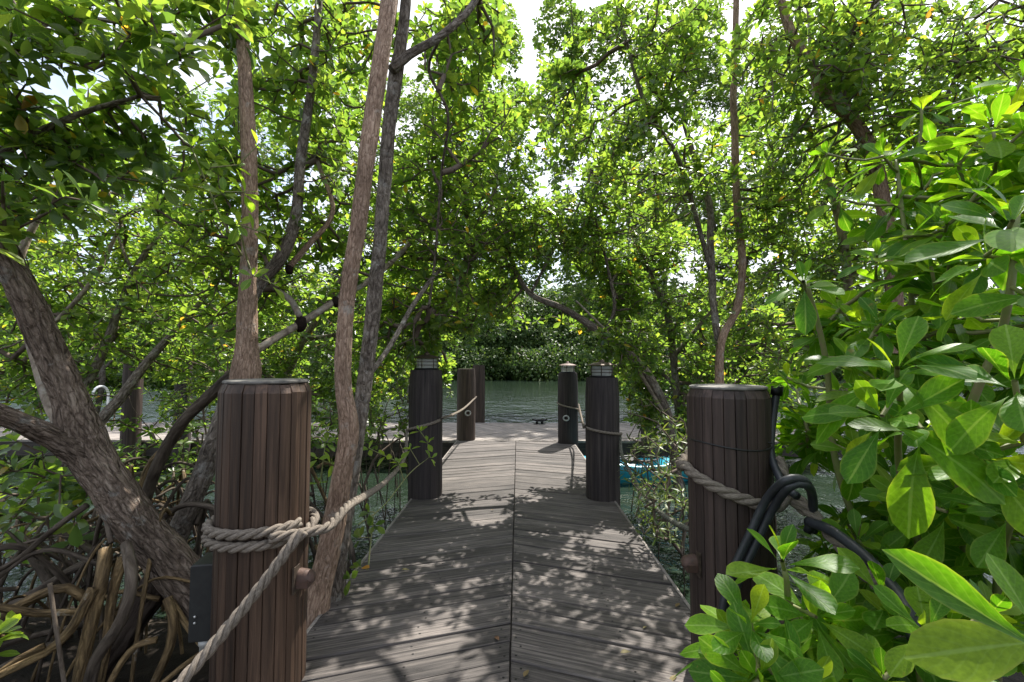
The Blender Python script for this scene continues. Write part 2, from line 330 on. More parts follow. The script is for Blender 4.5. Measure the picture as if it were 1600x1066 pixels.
def tube_geo(pts, rad, n=8, smooth=0, rough=0.0, seed=0, furrow=0, step=None):
    if isinstance(rad, (int, float)): rad = [rad] * len(pts)
    if smooth: pts, rad = spline(pts, rad, step or smooth)
    else: pts = [Vector(p) for p in pts]
    fr = frames(pts); v = []; b = []; f = []; L = 0.0
    for i, p in enumerate(pts):
        if i: L += (p - pts[i - 1]).length
        t, a, c = fr[i]
        for j in range(n):
            th = 2 * math.pi * j / n; ct, st = math.cos(th), math.sin(th); r_ = rad[i]
            if rough:
                r_ *= 1 + rough * mnoise.noise(Vector((ct * 1.3 + seed, st * 1.3, L * 3.0))) + rough * .5 * mnoise.noise(Vector((ct * 3 + seed, st * 3, L * 9)))
            if furrow:
                w = mnoise.noise(Vector((ct * 5.5 + seed, st * 5.5, L * 3.5 + .6 * mnoise.noise(Vector((ct * 2, st * 2, L * 4))))))
                r_ -= furrow * max(0, .28 - abs(w)) / .28
            v.append(p + (a * ct + c * st) * r_); b.append((ct * rad[i] + seed * 3.1, st * rad[i], L))
    for i in range(len(pts) - 1):
        for j in range(n): k = (j + 1) % n; f.append((i * n + j, i * n + k, (i + 1) * n + k, (i + 1) * n + j))
    f.append(tuple(range(n - 1, -1, -1))); f.append(tuple((len(pts) - 1) * n + j for j in range(n)))
    return v, f, b

# ------------------------------------------------------------------ ground and water
WZ = -0.5
def ground_z(x, y):
    near = -.50 - .10 * max(0, y - 1.5) + .10 * mnoise.noise(Vector((x * .9, y * .9, 0))) + .05 * mnoise.noise(Vector((x * 3, y * 3, 4)))
    if abs(x) > 1.0 and y < 4.2: near += .26 * min(1, (abs(x) - 1.0) * 2) * min(1, 4.2 - y)
    if x > 1.25 and y < 3.6: near += .25 * min(1, (x - 1.25) * 2) * min(1, 3.6 - y)
    near = max(near, -1.6)
    far = -1.6 + (y - 50) * .28 if y > 50 else -9
    return min(max(near, far), .5 + .2 * mnoise.noise(Vector((x * .1, y * .1, 2))))
xs = np.concatenate([np.linspace(-400, -14, 24), np.linspace(-13.5, 13.5, 109), np.linspace(14, 400, 24)])
ys = np.concatenate([np.linspace(-300, -7, 14), np.linspace(-6, 13, 77), np.linspace(15, 75, 41), np.linspace(90, 700, 14)])
gv = [(x, y, ground_z(x, y)) for y in ys for x in xs]; nx = len(xs)
gq = [(j * nx + i, j * nx + i + 1, (j + 1) * nx + i + 1, (j + 1) * nx + i) for j in range(len(ys) - 1) for i in range(nx - 1)]
g = link('ground', npmesh('ground', gv, gq, M['mud'], quads=True)); tag(g, kind='structure')
wv = [(-400, -3, WZ), (400, -3, WZ), (400, 400, WZ), (-400, 400, WZ)]
w = link('water', npmesh('water', wv, [(0, 1, 2, 3)], M['water'], quads=True)); tag(w, kind='structure')

# ------------------------------------------------------------------ boardwalk and cross dock
def clip(poly, a, b, c):       # keep a*x+b*y<=c
    o = []
    for i, p in enumerate(poly):
        q = poly[(i + 1) % len(poly)]; dp = a * p[0] + b * p[1] - c; dq = a * q[0] + b * q[1] - c
        if dp <= 0: o.append(p)
        if dp * dq < 0: t = dp / (dp - dq); o.append((p[0] + (q[0] - p[0]) * t, p[1] + (q[1] - p[1]) * t))
    return o
def board_mesh(poly, ang, material, nails):
    cx = sum(p[0] for p in poly) / len(poly); cy = sum(p[1] for p in poly) / len(poly); ca, sa = math.cos(-ang), math.sin(-ang)
    lp = [((p[0] - cx) * ca - (p[1] - cy) * sa, (p[0] - cx) * sa + (p[1] - cy) * ca) for p in poly]; n = len(lp)
    def inset(k):
        return [(x - math.copysign(min(k, abs(x)), x), y - math.copysign(min(k, abs(y)), y)) for x, y in lp]
    v = [(x, y, -.038) for x, y in lp] + [(x, y, -.006) for x, y in lp] + [(x, y, -.0018) for x, y in inset(.002)] + [(x, y, 0) for x, y in inset(.006)]
    f = [tuple(range(n - 1, -1, -1)), tuple(3 * n + i for i in range(n))]
    for k in range(3):
        for i in range(n): j = (i + 1) % n; f.append((k * n + i, k * n + j, (k + 1) * n + j, (k + 1) * n + i))
    mi = [0] * len(f)
    for (x, y) in nails:
        o = len(v); v += [(x + .006 * math.cos(a * math.pi / 3), y + .006 * math.sin(a * math.pi / 3), .0007) for a in range(6)]; f.append(tuple(range(o, o + 6))); mi.append(1)
    me = bpy.data.meshes.new('plank'); me.from_pydata(v, [], f); me.materials.append(material); me.materials.append(M['iron'])
    me.polygons.foreach_set('material_index', mi); me.update(); return me, cx, cy
def lay(parent, poly, ang, material, cache, key, nails, jit=1.0):
    if key in cache: me = cache[key]; cx = sum(p[0] for p in poly) / len(poly); cy = sum(p[1] for p in poly) / len(poly)
    else:
        me, cx, cy = board_mesh(poly, ang, material, nails)
        if key is not None: cache[key] = me
    o = link('plank', me, parent, (cx, cy, random.uniform(-.005, .003) * jit)); o.rotation_euler = (random.uniform(-.022, .022) * jit, random.uniform(-.0015, .0015), ang + random.uniform(-.002, .002)); return o
XL, XC, XR, YE = -1.055, -.035, .945, 7.98
bw = empty('boardwalk', (0, 0, 0), kind='structure')
cache = {}; PITCH = .142; GAP = .008; SL = .335
vert = PITCH / math.cos(math.atan(SL)); board = (PITCH - GAP) / math.cos(math.atan(SL))
y0 = -1.0
while y0 < YE + .5:
    for side, xo in ((-1, XL), (1, XR)):
        xi = XC + side * .003
        dy = -SL * abs(xo - xi); poly = [(xi, y0), (xo, y0 + dy), (xo, y0 + dy + board), (xi, y0 + board)]
        if side == 1: poly = poly
        else: poly = poly[::-1]
        ang = math.atan(SL) if side < 0 else -math.atan(SL)
        cl = clip(poly, 0, 1, YE)
        if len(cl) < 3: continue
        full = max(p[1] for p in poly) <= YE
        half = abs(xo - xi) / 2 / math.cos(ang)
        nails = [(s * half * .93, t * .035) for s in (-1, 1) for t in (-1, 1)] + [(.05, .03), (.05, -.03)] if full else []
        cs = cl if sum((cl[i][0] * cl[(i + 1) % len(cl)][1] - cl[(i + 1) % len(cl)][0] * cl[i][1]) for i in range(len(cl))) > 0 else cl[::-1]
        lay(bw, cs, ang, M['plank'], cache, ('bw', side) if full else None, nails)
    y0 += vert
for x in (XL + .03, XC, XR - .03):
    b_ = MB(); b_.box((x, 3.4, -.145), (.05, 9.0, .20)); b_.build('joist', M['joist'], bw, smooth=False)
for x, dx in ((XL - .010, 0), (XR + .010, 0)):
    b_ = MB(); b_.box((x, 3.45, -.03), (.018, 9.05, .055)); b_.build('edge_strip', M['plank_pale'], bw, smooth=False)
DX0, DX1, DY0, DY1 = -11.5, 6.0, 8.02, 10.42; DYM = (DY0 + DY1) / 2
dk = empty('dock', (0, 0, 0), kind='structure')
bp = .145 * math.sqrt(2); bb = .130 * math.sqrt(2); x = DX0 - 1.2
while x < DX1:
    for half in (0, 1):
        d = DYM - DY0
        if half == 0: poly = [(x, DY0), (x + bb, DY0), (x + bb + d, DYM - .003), (x + d, DYM - .003)]; ang = math.pi / 4
        else: poly = [(x + d, DYM + .003), (x + bb + d, DYM + .003), (x + bb, DY1), (x, DY1)]; ang = -math.pi / 4
        cl = clip(clip(poly, -1, 0, -DX0), 1, 0, DX1)
        if len(cl) < 3: continue
        lay(dk, cl, ang, M['plank_pale'], cache, ('dk', half) if len(cl) == 4 and cl == poly else None, [], .6)
    x += bp
for y in (DY0 + .03, DYM, DY1 - .03):
    b_ = MB(); b_.box(((DX0 + DX1) / 2, y, -.16), (DX1 - DX0 - .02, .05, .24)); b_.build('joist', M['joist'], dk, smooth=False)

# ------------------------------------------------------------------ pilings
def clad_piling(x, y, r, top, label, material, seed):
    t = empty('piling', (x, y, -.9), label, 'piling', 'stave clad pilings at the start of the boardwalk')
    c = MB(); c.lathe([(r - .028, 0), (r - .028, top + .9 - .02)], 24); c.build('core', M['core'], t)
    n = 24; rs = random.Random(seed)
    for k in range(n):
        a = 2 * math.pi * (k + .5) / n; w = 2 * math.pi * r / n - rs.uniform(.0022, .0045); th = .024; h = top + .9 + rs.uniform(-.006, .003)
        s = MB(); v = []
        prof = [(0, 0), (h - .035, 0), (h, .016)]
        cut = rs.uniform(-.002, .002)
        for z, ins in prof:
            for (yy, xx) in ((-w / 2, -th), (w / 2, -th), (w / 2 , -.0018), (w / 2 - .002, 0), (0, .0016), (-w / 2 + .002, 0), (-w / 2, -.0018)):
                v.append((r + xx - (ins if xx > -th else 0), yy, z))
        f = []
        m_ = 7
        for i in range(2):
            for j in range(m_): f.append((i * m_ + j, i * m_ + (j + 1) % m_, (i + 1) * m_ + (j + 1) % m_, (i + 1) * m_ + j))
        f.append(tuple(2 * m_ + j for j in range(m_)))
        s.add(v, f); o = s.build('stave', material, t, (0, 0, 0), smooth=False); o.rotation_euler = (0, 0, a); o.location = (cut * math.cos(a), cut * math.sin(a), 0)
    c = MB(); c.lathe([(r - .014, 0), (r - .010, .005), (r - .012, .012), (r - .022, .015)], 40, (0, 0, top + .9 + .002)); c.build('cap', M['cap'], t, smooth=True, auto=40)
    return t
def round_piling(x, y, r, top, label, material, group='round pilings along the dock', n=40, ring=None, tilt=(0, 0)):
    t = empty('piling', (x, y, -1.3), label, 'piling', group); sd = x * 7 + y
    v = []; f = []; b = []; H = top + 1.3; nz = 14
    for i in range(nz + 2):
        z = H * min(i, nz) / nz; rr = r * (1 if i < nz else .94); z = z - (.012 if i == nz else 0) + (.0 if i <= nz else .0)
        for j in range(n):
            a = 2 * math.pi * j / n
            g = 1 - .035 * (abs(math.sin(a * 9 + .5 * math.sin(z * 1.3)))) ** 6 - .02 * mnoise.noise(Vector((math.cos(a) * 4 + sd, math.sin(a) * 4, z * 1.2)))
            v.append((rr * g * math.cos(a), rr * g * math.sin(a), z))
    for i in range(nz + 1):
        for j in range(n): k = (j + 1) % n; f.append((i * n + j, i * n + k, (i + 1) * n + k, (i + 1) * n + j))
    f.append(tuple((nz + 1) * n + j for j in range(n)))
    m_ = MB(); m_.add(v, f); m_.build('post', material, t, smooth=True, auto=50)
    if ring:
        m_ = MB(); rp = Vector(ring); u = rp.normalized(); e = Vector((-u.y, u.x, 0)).normalized()
        pts = [rp + e * (.045 * math.cos(a)) + Vector((0, 0, .04 * math.sin(a))) for a in np.linspace(0, 2 * math.pi, 17)]
        m_.tube(pts, .013, 8); m_.build('mooring_ring', M['pvc'], t)
    t.rotation_euler = (tilt[0], tilt[1], 0)
    return t
FL = (-1.105, 2.00, .180, 1.262); FR = (.998, 2.19, .181, 1.228)
clad_piling(*FL, 'brown stave clad piling with doubled thick rope and dark box', M['stave'], 1)
clad_piling(*FR, 'dark stave clad piling beside the big leafed shrub and black hose', M['stave_dark'], 2)
S2L = (-.956, 4.75, .175, 1.28); S2R = (.865, 4.70, .172, 1.205); S3L = (-.92, 8.15, .165, 1.25); S3R = (.86, 7.86, .172, 1.185); S4L = (-.905, 10.6, .145, 1.31)
round_piling(*S2L, 'dark round piling left of the boardwalk carrying a lantern', M['pile'])
round_piling(*S2R, 'dark round piling right of the boardwalk with rope across its front and lantern', M['pile'])
round_piling(*S3L, 'brown round piling with pale mooring ring at left boardwalk end', M['pile_brown'], ring=(.05, -.165, 1.3 + .48))
round_piling(*S3R, 'round piling with small amber tinged lantern at right boardwalk end', M['pile'], ring=(-.05, -.17, 1.3 + .43))
round_piling(*S4L, 'slim round piling at the far dock edge left of open water', M['pile_brown'])
round_piling(-6.73, 7.9, .145, 1.34, 'round piling on the dock beside the white ladder, behind leaning branch', M['pile_brown'])
round_piling(-5.83, 7.9, .13, 1.40, 'round piling half hidden in leaves, right of its neighbour on left dock', M['pile'])
round_piling(2.25, 7.9, .14, .75, 'short round piling on right dock behind hanging rope', M['pile_brown'])

# ------------------------------------------------------------------ lanterns
def lantern(x, y, z, s, label, warm=False):
    t = empty('dock_lantern', (x, y, z), label, 'lantern', 'caged glass lanterns on the pilings')
    m_ = MB(); m_.lathe([(.135 * s, 0), (.14 * s, .006 * s), (.135 * s, .016 * s), (.118 * s, .022 * s)], 28); m_.build('base', M['iron'], t)
    prof = [(.112 * s, .02 * s)]
    for k in range(1, 13): prof.append(((.118 if k % 2 else .108) * s, (.02 + k * .0085) * s))
    m_ = MB(); m_.lathe(prof, 28); m_.build('glass_globe', M['glass'], t)
    c = MB()
    for k in range(6):
        a = 2 * math.pi * k / 6 + .3; c.tube([(.126 * s * math.cos(a), .126 * s * math.sin(a), .018 * s), (.126 * s * math.cos(a), .126 * s * math.sin(a), .13 * s)], .0045 * s, 6)
    for zz in (.055, .09): c.tube([(.126 * s * math.cos(a), .126 * s * math.sin(a), zz * s) for a in np.linspace(0, 2 * math.pi, 25)], .0042 * s, 6)
    c.build('cage', M['bronze'], t)
    r_ = MB(); r_.lathe([(.155 * s, .128 * s), (.158 * s, .134 * s), (.10 * s, .155 * s), (.05 * s, .163 * s), (.03 * s, .168 * s), (.028 * s, .185 * s), (.012 * s, .195 * s)], 28); r_.build('roof', M['copper'] if warm else M['bronze'], t, auto=35)
lantern(S2L[0] + .005, S2L[1], S2L[3], .95, 'caged glass lantern on the left piling behind the twin trunks')
lantern(S2R[0], S2R[1], S2R[3], .95, 'caged glass lantern with dark roof on the nearer right piling')
lantern(S3R[0], S3R[1], S3R[3], .98, 'small caged lantern with pale copper roof on the farther right piling', True)

# ------------------------------------------------------------------ ropes
def strands(parent, pts, rad, material, pitch=None, n=7, step=.012, name='strand'):
    if isinstance(rad, (int, float)): rad = [rad] * len(pts)
    pts, rr = spline(pts, rad, step); fr = frames(pts); pitch = pitch or rr[0] * 7.0
    for k in range(3):
        L = 0; o = []; 
        for i, p in enumerate(pts):
            if i: L += (p - pts[i - 1]).length
            a = -2 * math.pi * (L / pitch + k / 3); t, u, w_ = fr[i]; o.append(p + (u * math.cos(a) + w_ * math.sin(a)) * rr[i] * .53)
        m_ = MB(); m_.tube(o, [q * .515 for q in rr], n, rough=.16, seed=k * 3.7); m_.build(name, material, parent)
def around(x, y, r, z0, z1, a0, a1, k=14):
    return [Vector((x + r * math.cos(R(a0 + (a1 - a0) * i / k)), y + r * math.sin(R(a0 + (a1 - a0) * i / k)), z0 + (z1 - z0) * i / k)) for i in range(k + 1)]
rp = empty('rope', (FL[0], FL[1], 0), 'thick rope wound twice round the brown piling, running back to the lantern piling', 'rope'); L0 = Vector(rp.location)
RR = .021; ro = FL[2] + .024
wrap = around(FL[0], FL[1], ro, .685, .675, -20, -175, 16) + around(FL[0], FL[1], ro, .675, .65, -185, -350, 16)[0:] + around(FL[0], FL[1], ro, .632, .634, -8, -172, 14) + around(FL[0], FL[1], ro + .005, .64, .68, -180, -300, 8)
strands(rp, [p - L0 for p in wrap], RR, M['rope'])
run = [Vector((FL[0] + .13, FL[1] - .19, .665)), P(503, 827, 1.94), P(525, 812, 2.05), P(545, 790, 2.2), P(575, 772, 2.6), P(605, 750, 3.25), P(632, 715, 3.9), Vector((S2L[0] - .19, S2L[1] - .03, .66))]
strands(rp, [p - L0 for p in run], [RR, RR, RR, RR, RR * .95, RR * .85, RR * .75, RR * .7], M['rope'])
run2 = around(S2L[0], S2L[1], S2L[2] + .012, .655, .79, -170, -10, 14) + [Vector((-.80, 5.6, .72)), Vector((-.80, 6.8, .68)), Vector((-.77, 8.0, .72)), Vector((-.745, 8.2, .745))]
strands(rp, [p - L0 for p in run2], .016, M['rope'], n=6, step=.02)
rp = empty('rope', P(450, 850, 1.8), 'grey rope slanting down from the brown piling to the lower left corner', 'rope'); L0 = Vector(rp.location)
diag = [P(474, 830, 1.80), P(455, 852, 1.77), P(425, 893, 1.73), P(385, 945, 1.69), P(340, 1000, 1.63), P(295, 1052, 1.56), P(255, 1095, 1.5), P(200, 1150, 1.42)]
strands(rp, [p - L0 for p in diag], RR, M['rope'])
rp = empty('rope', (S3R[0], S3R[1], 0), 'rope sagging from the far right lantern piling to the nearer one', 'rope'); L0 = Vector(rp.location)
r1 = around(S3R[0], S3R[1], S3R[2] + .012, .68, .56, -178, -15, 12) + [P(908, 652, 7.2), P(911, 662, 5.6)] + around(S2R[0], S2R[1], S2R[2] + .014, .71, .635, -178, -8, 12)
strands(rp, [p - L0 for p in r1], .015, M['rope'], n=6, step=.02)
r1 = [P(904, 632, 7.75), P(908, 650, 6.8), P(912, 668, 5.3)]
strands(rp, [p - L0 for p in r1], .015, M['rope'], n=6, step=.02)
rp = empty('rope', (S2R[0], S2R[1], 0), 'mossy old rope hanging beyond the right edge of the boardwalk', 'rope'); L0 = Vector(rp.location)
r1 = [Vector((S2R[0] + .17, S2R[1] - .02, .62)), P(972, 712, 4.5), P(990, 748, 4.2), P(1010, 780, 3.8), P(1040, 808, 3.3), P(1082, 830, 2.75), P(1100, 830, 2.7)]
strands(rp, [p - L0 for p in r1], .019, M['rope_old'], n=6, step=.02)
rp = empty('rope', (FR[0], FR[1], 0), 'rope crossing the dark stave piling and running down into the shrub', 'rope'); L0 = Vector(rp.location)
r1 = [P(1085, 700, 2.500), P(1064, 724, 2.300)] + around(FR[0], FR[1], FR[2] + .028, .865, .735, -176, -70, 9) + [P(1212, 792, 1.970), P(1236, 778, 1.950), P(1262, 796, 1.900), P(1300, 838, 1.800), P(1350, 893, 1.650), P(1400, 945, 1.500), P(1440, 1000, 1.350)]
strands(rp, [p - L0 for p in r1], .026, M['rope'])
r1 = [P(1216, 715, 2.050), P(1226, 745, 2.010), P(1240, 782, 1.950), P(1262, 800, 1.910)]
strands(rp, [p - L0 for p in r1], .024, M['rope'])

# ------------------------------------------------------------------ hose, tie, box, copper lights
hs = empty('hose', P(1210, 700, 2.070), 'black hose rising beside the dark piling and looping at the rope', 'hose'); L0 = Vector(hs.location)
m_ = MB()
hp = [P(1214, 610, 2.110), P(1208, 650, 2.110), P(1204, 700, 2.080), P(1211, 730, 2.030), P(1226, 760, 1.950), P(1245, 775, 1.870)]
m_.tube([p - L0 for p in hp], .0165, 14, smooth=.02); m_.build('riser', M['hose'], hs)
for dx, dyy in ((0, 0), (9, 16)):
    m_ = MB(); hp = [P(1128 + dx, 1030 + dyy, 1.950), P(1128 + dx, 960 + dyy, 1.950), P(1142 + dx, 900 + dyy, 1.950), P(1170 + dx, 838 + dyy, 1.930), P(1198 + dx, 780 + dyy, 1.890), P(1228 + dx * .6, 751 + dyy * .6, 1.770), P(1254 + dx * .2, 750 + dyy * .4, 1.770), P(1268, 770, 1.830), P(1270, 800, 1.890), P(1262 + dx, 830, 1.930)]
    m_.tube([p - L0 for p in hp], .0165, 14, smooth=.02); m_.build('coil', M['hose'], hs)
m_ = MB(); hp = [P(1262, 815, 1.870), P(1300, 830, 1.750), P(1350, 868, 1.600), P(1390, 912, 1.470), P(1418, 952, 1.370), P(1430, 1000, 1.300)]
m_.tube([p - L0 for p in hp], .019, 14, smooth=.02); m_.build('run', M['hose'], hs)
m_ = MB(); m_.tube([P(1214.5, 604, 2.110) - L0, P(1213, 618, 2.110) - L0], .025, 14); m_.build('end_cap', M['iron'], hs)
tz = 1.35 - (697 - 568) * 2.03 / F
tl = empty('cable_tie', (FR[0], FR[1], tz), 'thin black tie holding the hose against the dark piling', 'cable tie')
m_ = MB(); pts = [Vector((FR[2] * 1.02 * math.cos(a), FR[2] * 1.02 * math.sin(a), .012 * math.sin(a * 2 + 1))) for a in np.linspace(-math.pi, 0, 22)] + [P(1196, 690, 2.050) - Vector(tl.location), P(1206, 693, 2.040) - Vector(tl.location)]
m_.tube(pts, .004, 6); m_.build('band', M['tie'], tl)
bx = empty('junction_box', P(326, 930, 1.97), 'flat dark box fixed to the left side of the brown piling', 'junction box')
m_ = MB(); m_.box((0, 0, 0), (.085, .14, .31), R(12)); m_.build('body', M['boxpaint'], bx, smooth=False)
for zz in (-.05, -.075):
    m_ = MB(); m_.lathe([(.005, 0), (.005, .004), (.003, .006)], 10); o = m_.build('screw', M['screw'], bx, (-.005, -.072, zz)); o.rotation_euler = (R(90), 0, R(12))
m_ = MB(); m_.lathe([(.022, -.05), (.022, 0), (.026, .002), (.026, .02)], 16); m_.build('fitting', M['pvc'], bx, (.02, -.04, -.177))
def copper_light(p, sx, label):
    t = empty('step_light', p, label, 'light', 'copper hooded step lights')
    m_ = MB(); v = []; f = []
    for i in range(5):
        for j in range(9):
            a = math.pi * j / 8; q = i / 4; rr = .034 * (1, 1.0, .96, .80, .35)[i]; v.append((sx * (.0, .028, .045, .058, .066)[i], rr * math.cos(a), rr * math.sin(a) - .012 * q))
    for i in range(4):
        for j in range(8): f.append((i * 9 + j, i * 9 + j + 1, (i + 1) * 9 + j + 1, (i + 1) * 9 + j))
    m_.add(v, f); m_.build('hood', M['copper'], t, smooth=True)
    m_ = MB(); m_.box((sx * .026, 0, -.018), (.05, .075, .036)); m_.build('lens', M['copper'], t, smooth=False)
    m_ = MB(); m_.box((-sx * .004, 0, 0), (.008, .10, .11)); m_.build('back_plate', M['bronze'], t, smooth=False)
copper_light((FL[0] + FL[2] * .985, FL[1] - .03, .445), 1, 'copper hooded light on the inner side of the brown piling')
copper_light((FR[0] - FR[2] * .985, FR[1] - .03, .435), -1, 'copper hooded light on the inner side of the dark piling')

# ------------------------------------------------------------------ cleat, ladder, kayak
cl_ = empty('dock_cleat', P(843, 658, 10.2).xy.to_3d(), 'black iron mooring cleat on the dock edge by open water', 'cleat')
m_ = MB(); m_.tube([(-.17, 0, .10), (-.08, 0, .085), (0, 0, .08), (.08, 0, .085), (.17, 0, .10)], [.016, .024, .026, .024, .016], 10, smooth=.02); m_.build('horn', M['iron'], cl_)
for s in (-1, 1):
    m_ = MB(); m_.tube([(s * .06, 0, .0), (s * .05, 0, .09)], [.034, .024], 10); m_.build('foot', M['iron'], cl_)
m_ = MB(); m_.box((0, 0, .008), (.26, .11, .016)); m_.build('base_plate', M['iron'], cl_, smooth=False)
ld = empty('dock_ladder', (-9.6, 10.4, 0), 'white tubular ladder hoops on the left end of the dock', 'ladder')
for x_ in (0, -.5):
    m_ = MB(); m_.tube([(x_, -.22, 0), (x_, -.22, .55)] + [(x_, .2 * -math.cos(a), .62 + .2 * math.sin(a)) for a in np.linspace(0.1, math.pi - .1, 9)] + [(x_, .2, .5), (x_, .2, 0), (x_, .2, -1.1)], .026, 12, smooth=.04); m_.build('rail', M['whitepaint'], ld)
for zz in (-.25, -.5, -.75):
    m_ = MB(); m_.box((-.25, .2, zz), (.5, .07, .03)); m_.build('rung', M['whitepaint'], ld, smooth=False)
ky = empty('kayak', (1.95, 7.38, WZ), 'teal kayak afloat beside the dock, seen behind the right pilings', 'kayak')
v = []; f = []; n = 14; ns = 28; LK = 2.3
for i in range(ns + 1):
    t = i / ns; wd = .30 * (math.sin(math.pi * min(1, max(0, t)))) ** .55 + .01; xx = (t - .5) * LK; sheer = .33 + .12 * abs(2 * t - 1) ** 2.2
    for j in range(n):
        a = 2 * math.pi * j / n; c_, s_ = math.cos(a), math.sin(a); zz = s_ * (.06 if s_ > 0 else sheer + .02); zz += sheer
        if s_ > .5 and .36 < t < .62: zz -= .13 * s_
        v.append((xx, wd * math.copysign(abs(c_) ** .8, c_), zz - .08))
for i in range(ns):
    for j in range(n): k = (j + 1) % n; f.append((i * n + j, (i + 1) * n + j, (i + 1) * n + k, i * n + k))
f.append(tuple(range(n))); f.append(tuple(ns * n + j for j in range(n - 1, -1, -1)))
m_ = MB(); m_.add(v, f); m_.build('hull', M['kayak'], ky); ky.rotation_euler = (0, 0, R(6))
m_ = MB(); m_.tube([(.32 * math.cos(a) - .03, .21 * math.sin(a), .33) for a in np.linspace(0, 2 * math.pi, 21)], .018, 8); m_.build('cockpit_rim', M['tie'], ky)
m_ = MB(); m_.box((-.12, 0, .30), (.22, .30, .05)); m_.build('seat', M['tie'], ky, smooth=False)

# ------------------------------------------------------------------ leaves
def leaf_template(rows, width, peak, droop, fold, tip=.62, wave=0.0, base=.35):
    # rows of three along the leaf: y along, x across, z up
    v = [(0, 0, 0)]; uv = [(0, 0)]; tri = []
    for k in range(rows):
        t = (k + 1) / (rows + 1)
        e = math.log(.5) / math.log(peak); s = math.sin(math.pi * t ** e); w_ = width * max(.06, s ** tip * (1 if t > peak else (t / peak) ** base))
        z = -droop * t * t; zz = z + fold * w_
        wv = wave * math.sin(t * 9)
        v += [(-w_, t, zz + wv), (0, t, z), (w_, t, zz - wv)]; uv += [(-1, t), (0, t), (1, t)]
    v.append((0, 1, -droop)); uv.append((0, 1)); n = len(v) - 1
    tri += [(0, 2, 1), (0, 3, 2)]
    for k in range(rows - 1):
        a = 1 + 3 * k; b = a + 3
        tri += [(a, a + 1, b + 1), (a, b + 1, b), (a + 1, a + 2, b + 2), (a + 1, b + 2, b + 1)]
    a = 1 + 3 * (rows - 1); tri += [(a, a + 1, n), (a + 1, a + 2, n)]
    return np.array(v, float), np.array(tri, int), np.array(uv, float)
TPL = {'near': [leaf_template(4, .23, .55, .12, .25), leaf_template(4, .25, .58, .02, .45), leaf_template(4, .21, .55, .22, .15)],
       'mid': [leaf_template(2, .24, .55, .12, .25), leaf_template(2, .25, .58, .0, .4)],
       'far': [leaf_template(1, .30, .5, .1, .2)],
       'narrow': [leaf_template(3, .10, .5, .15, .2)],
       'shrub': [leaf_template(9, .215, .66, .16, .20, .5, .010, .75), leaf_template(9, .235, .68, .34, .12, .5, .014, .75), leaf_template(9, .20, .66, -.03, .36, .5, .008, .75), leaf_template(9, .225, .65, .55, .05, .5, .016, .75)]}
LEAFMESH = {}
def leaf_mesh(kind, k, material):
    key = (kind, k, material.name)
    if key not in LEAFMESH: v, t, uv = TPL[kind][k]; LEAFMESH[key] = npmesh('leaf', v, t, material, uv=uv)
    return LEAFMESH[key]
def nrm(a): return a / np.maximum(np.linalg.norm(a, axis=1, keepdims=True), 1e-9)
def rosette_leaves(pos, axis, size, nmin=5, nmax=9, el=(-5, 55), inner=.55, spread=1.0):
    O = []; D = []; U = []; S = []
    for p, a, s in zip(pos, axis, size):
        n = rng.integers(nmin, nmax + 1); u = np.cross(a, [0.31, .2, .93] if abs(a[2]) < .8 else [1, .1, 0]); u /= np.linalg.norm(u); w_ = np.cross(a, u); ph = rng.uniform(0, 6.28)
        for k in range(n):
            th = ph + k * 2.399 + rng.normal(0, .15); f_ = k / max(1, n - 1)
            e = R(el[0] + (el[1] - el[0]) * f_ + rng.normal(0, 9)); rad = u * math.cos(th) + w_ * math.sin(th)
            d = rad * math.cos(e) + a * math.sin(e); up = a * math.cos(e) - rad * math.sin(e)
            up = up + rng.normal(0, .18, 3); O.append(p - a * (.012 + .35 * s * .25 * (1 - f_)) + d * s * .08); D.append(d); U.append(up); S.append(s * (1 - (1 - inner) * f_) * rng.uniform(.8, 1.12))
    O = np.array(O); D = nrm(np.array(D)); U = np.array(U); U = nrm(U - D * (U * D).sum(1, keepdims=True)); return O, D, U, np.array(S)
def joined_leaves(name, parent, base, O, D, U, S, kind, material, uv=False):
    T = TPL[kind]; X = np.cross(D, U); pick = rng.integers(0, len(T), len(O)); V = []; Fc = []; A = []; UV = []; off = 0
    for k, (tv, tt, tuv) in enumerate(T):
        s_ = np.where(pick == k)[0]
        if not len(s_): continue
        vv = O[s_][:, None, :] + S[s_][:, None, None] * (tv[None, :, 0:1] * X[s_][:, None, :] + tv[None, :, 1:2] * D[s_][:, None, :] + tv[None, :, 2:3] * U[s_][:, None, :])
        V.append(vv.reshape(-1, 3)); Fc.append((tt[None] + (np.arange(len(s_)) * len(tv))[:, None, None]).reshape(-1, 3) + off); off += len(s_) * len(tv)
        A.append(np.repeat(rng.random(len(s_)), len(tv))); UV.append(np.tile(tuv, (len(s_), 1)))
    V = np.concatenate(V) - np.array(base)
    o = link(name, npmesh(name, V, np.concatenate(Fc), material, fattr=np.concatenate(A), uv=np.concatenate(UV) if uv else None), parent); o['kind'] = 'stuff'; return o
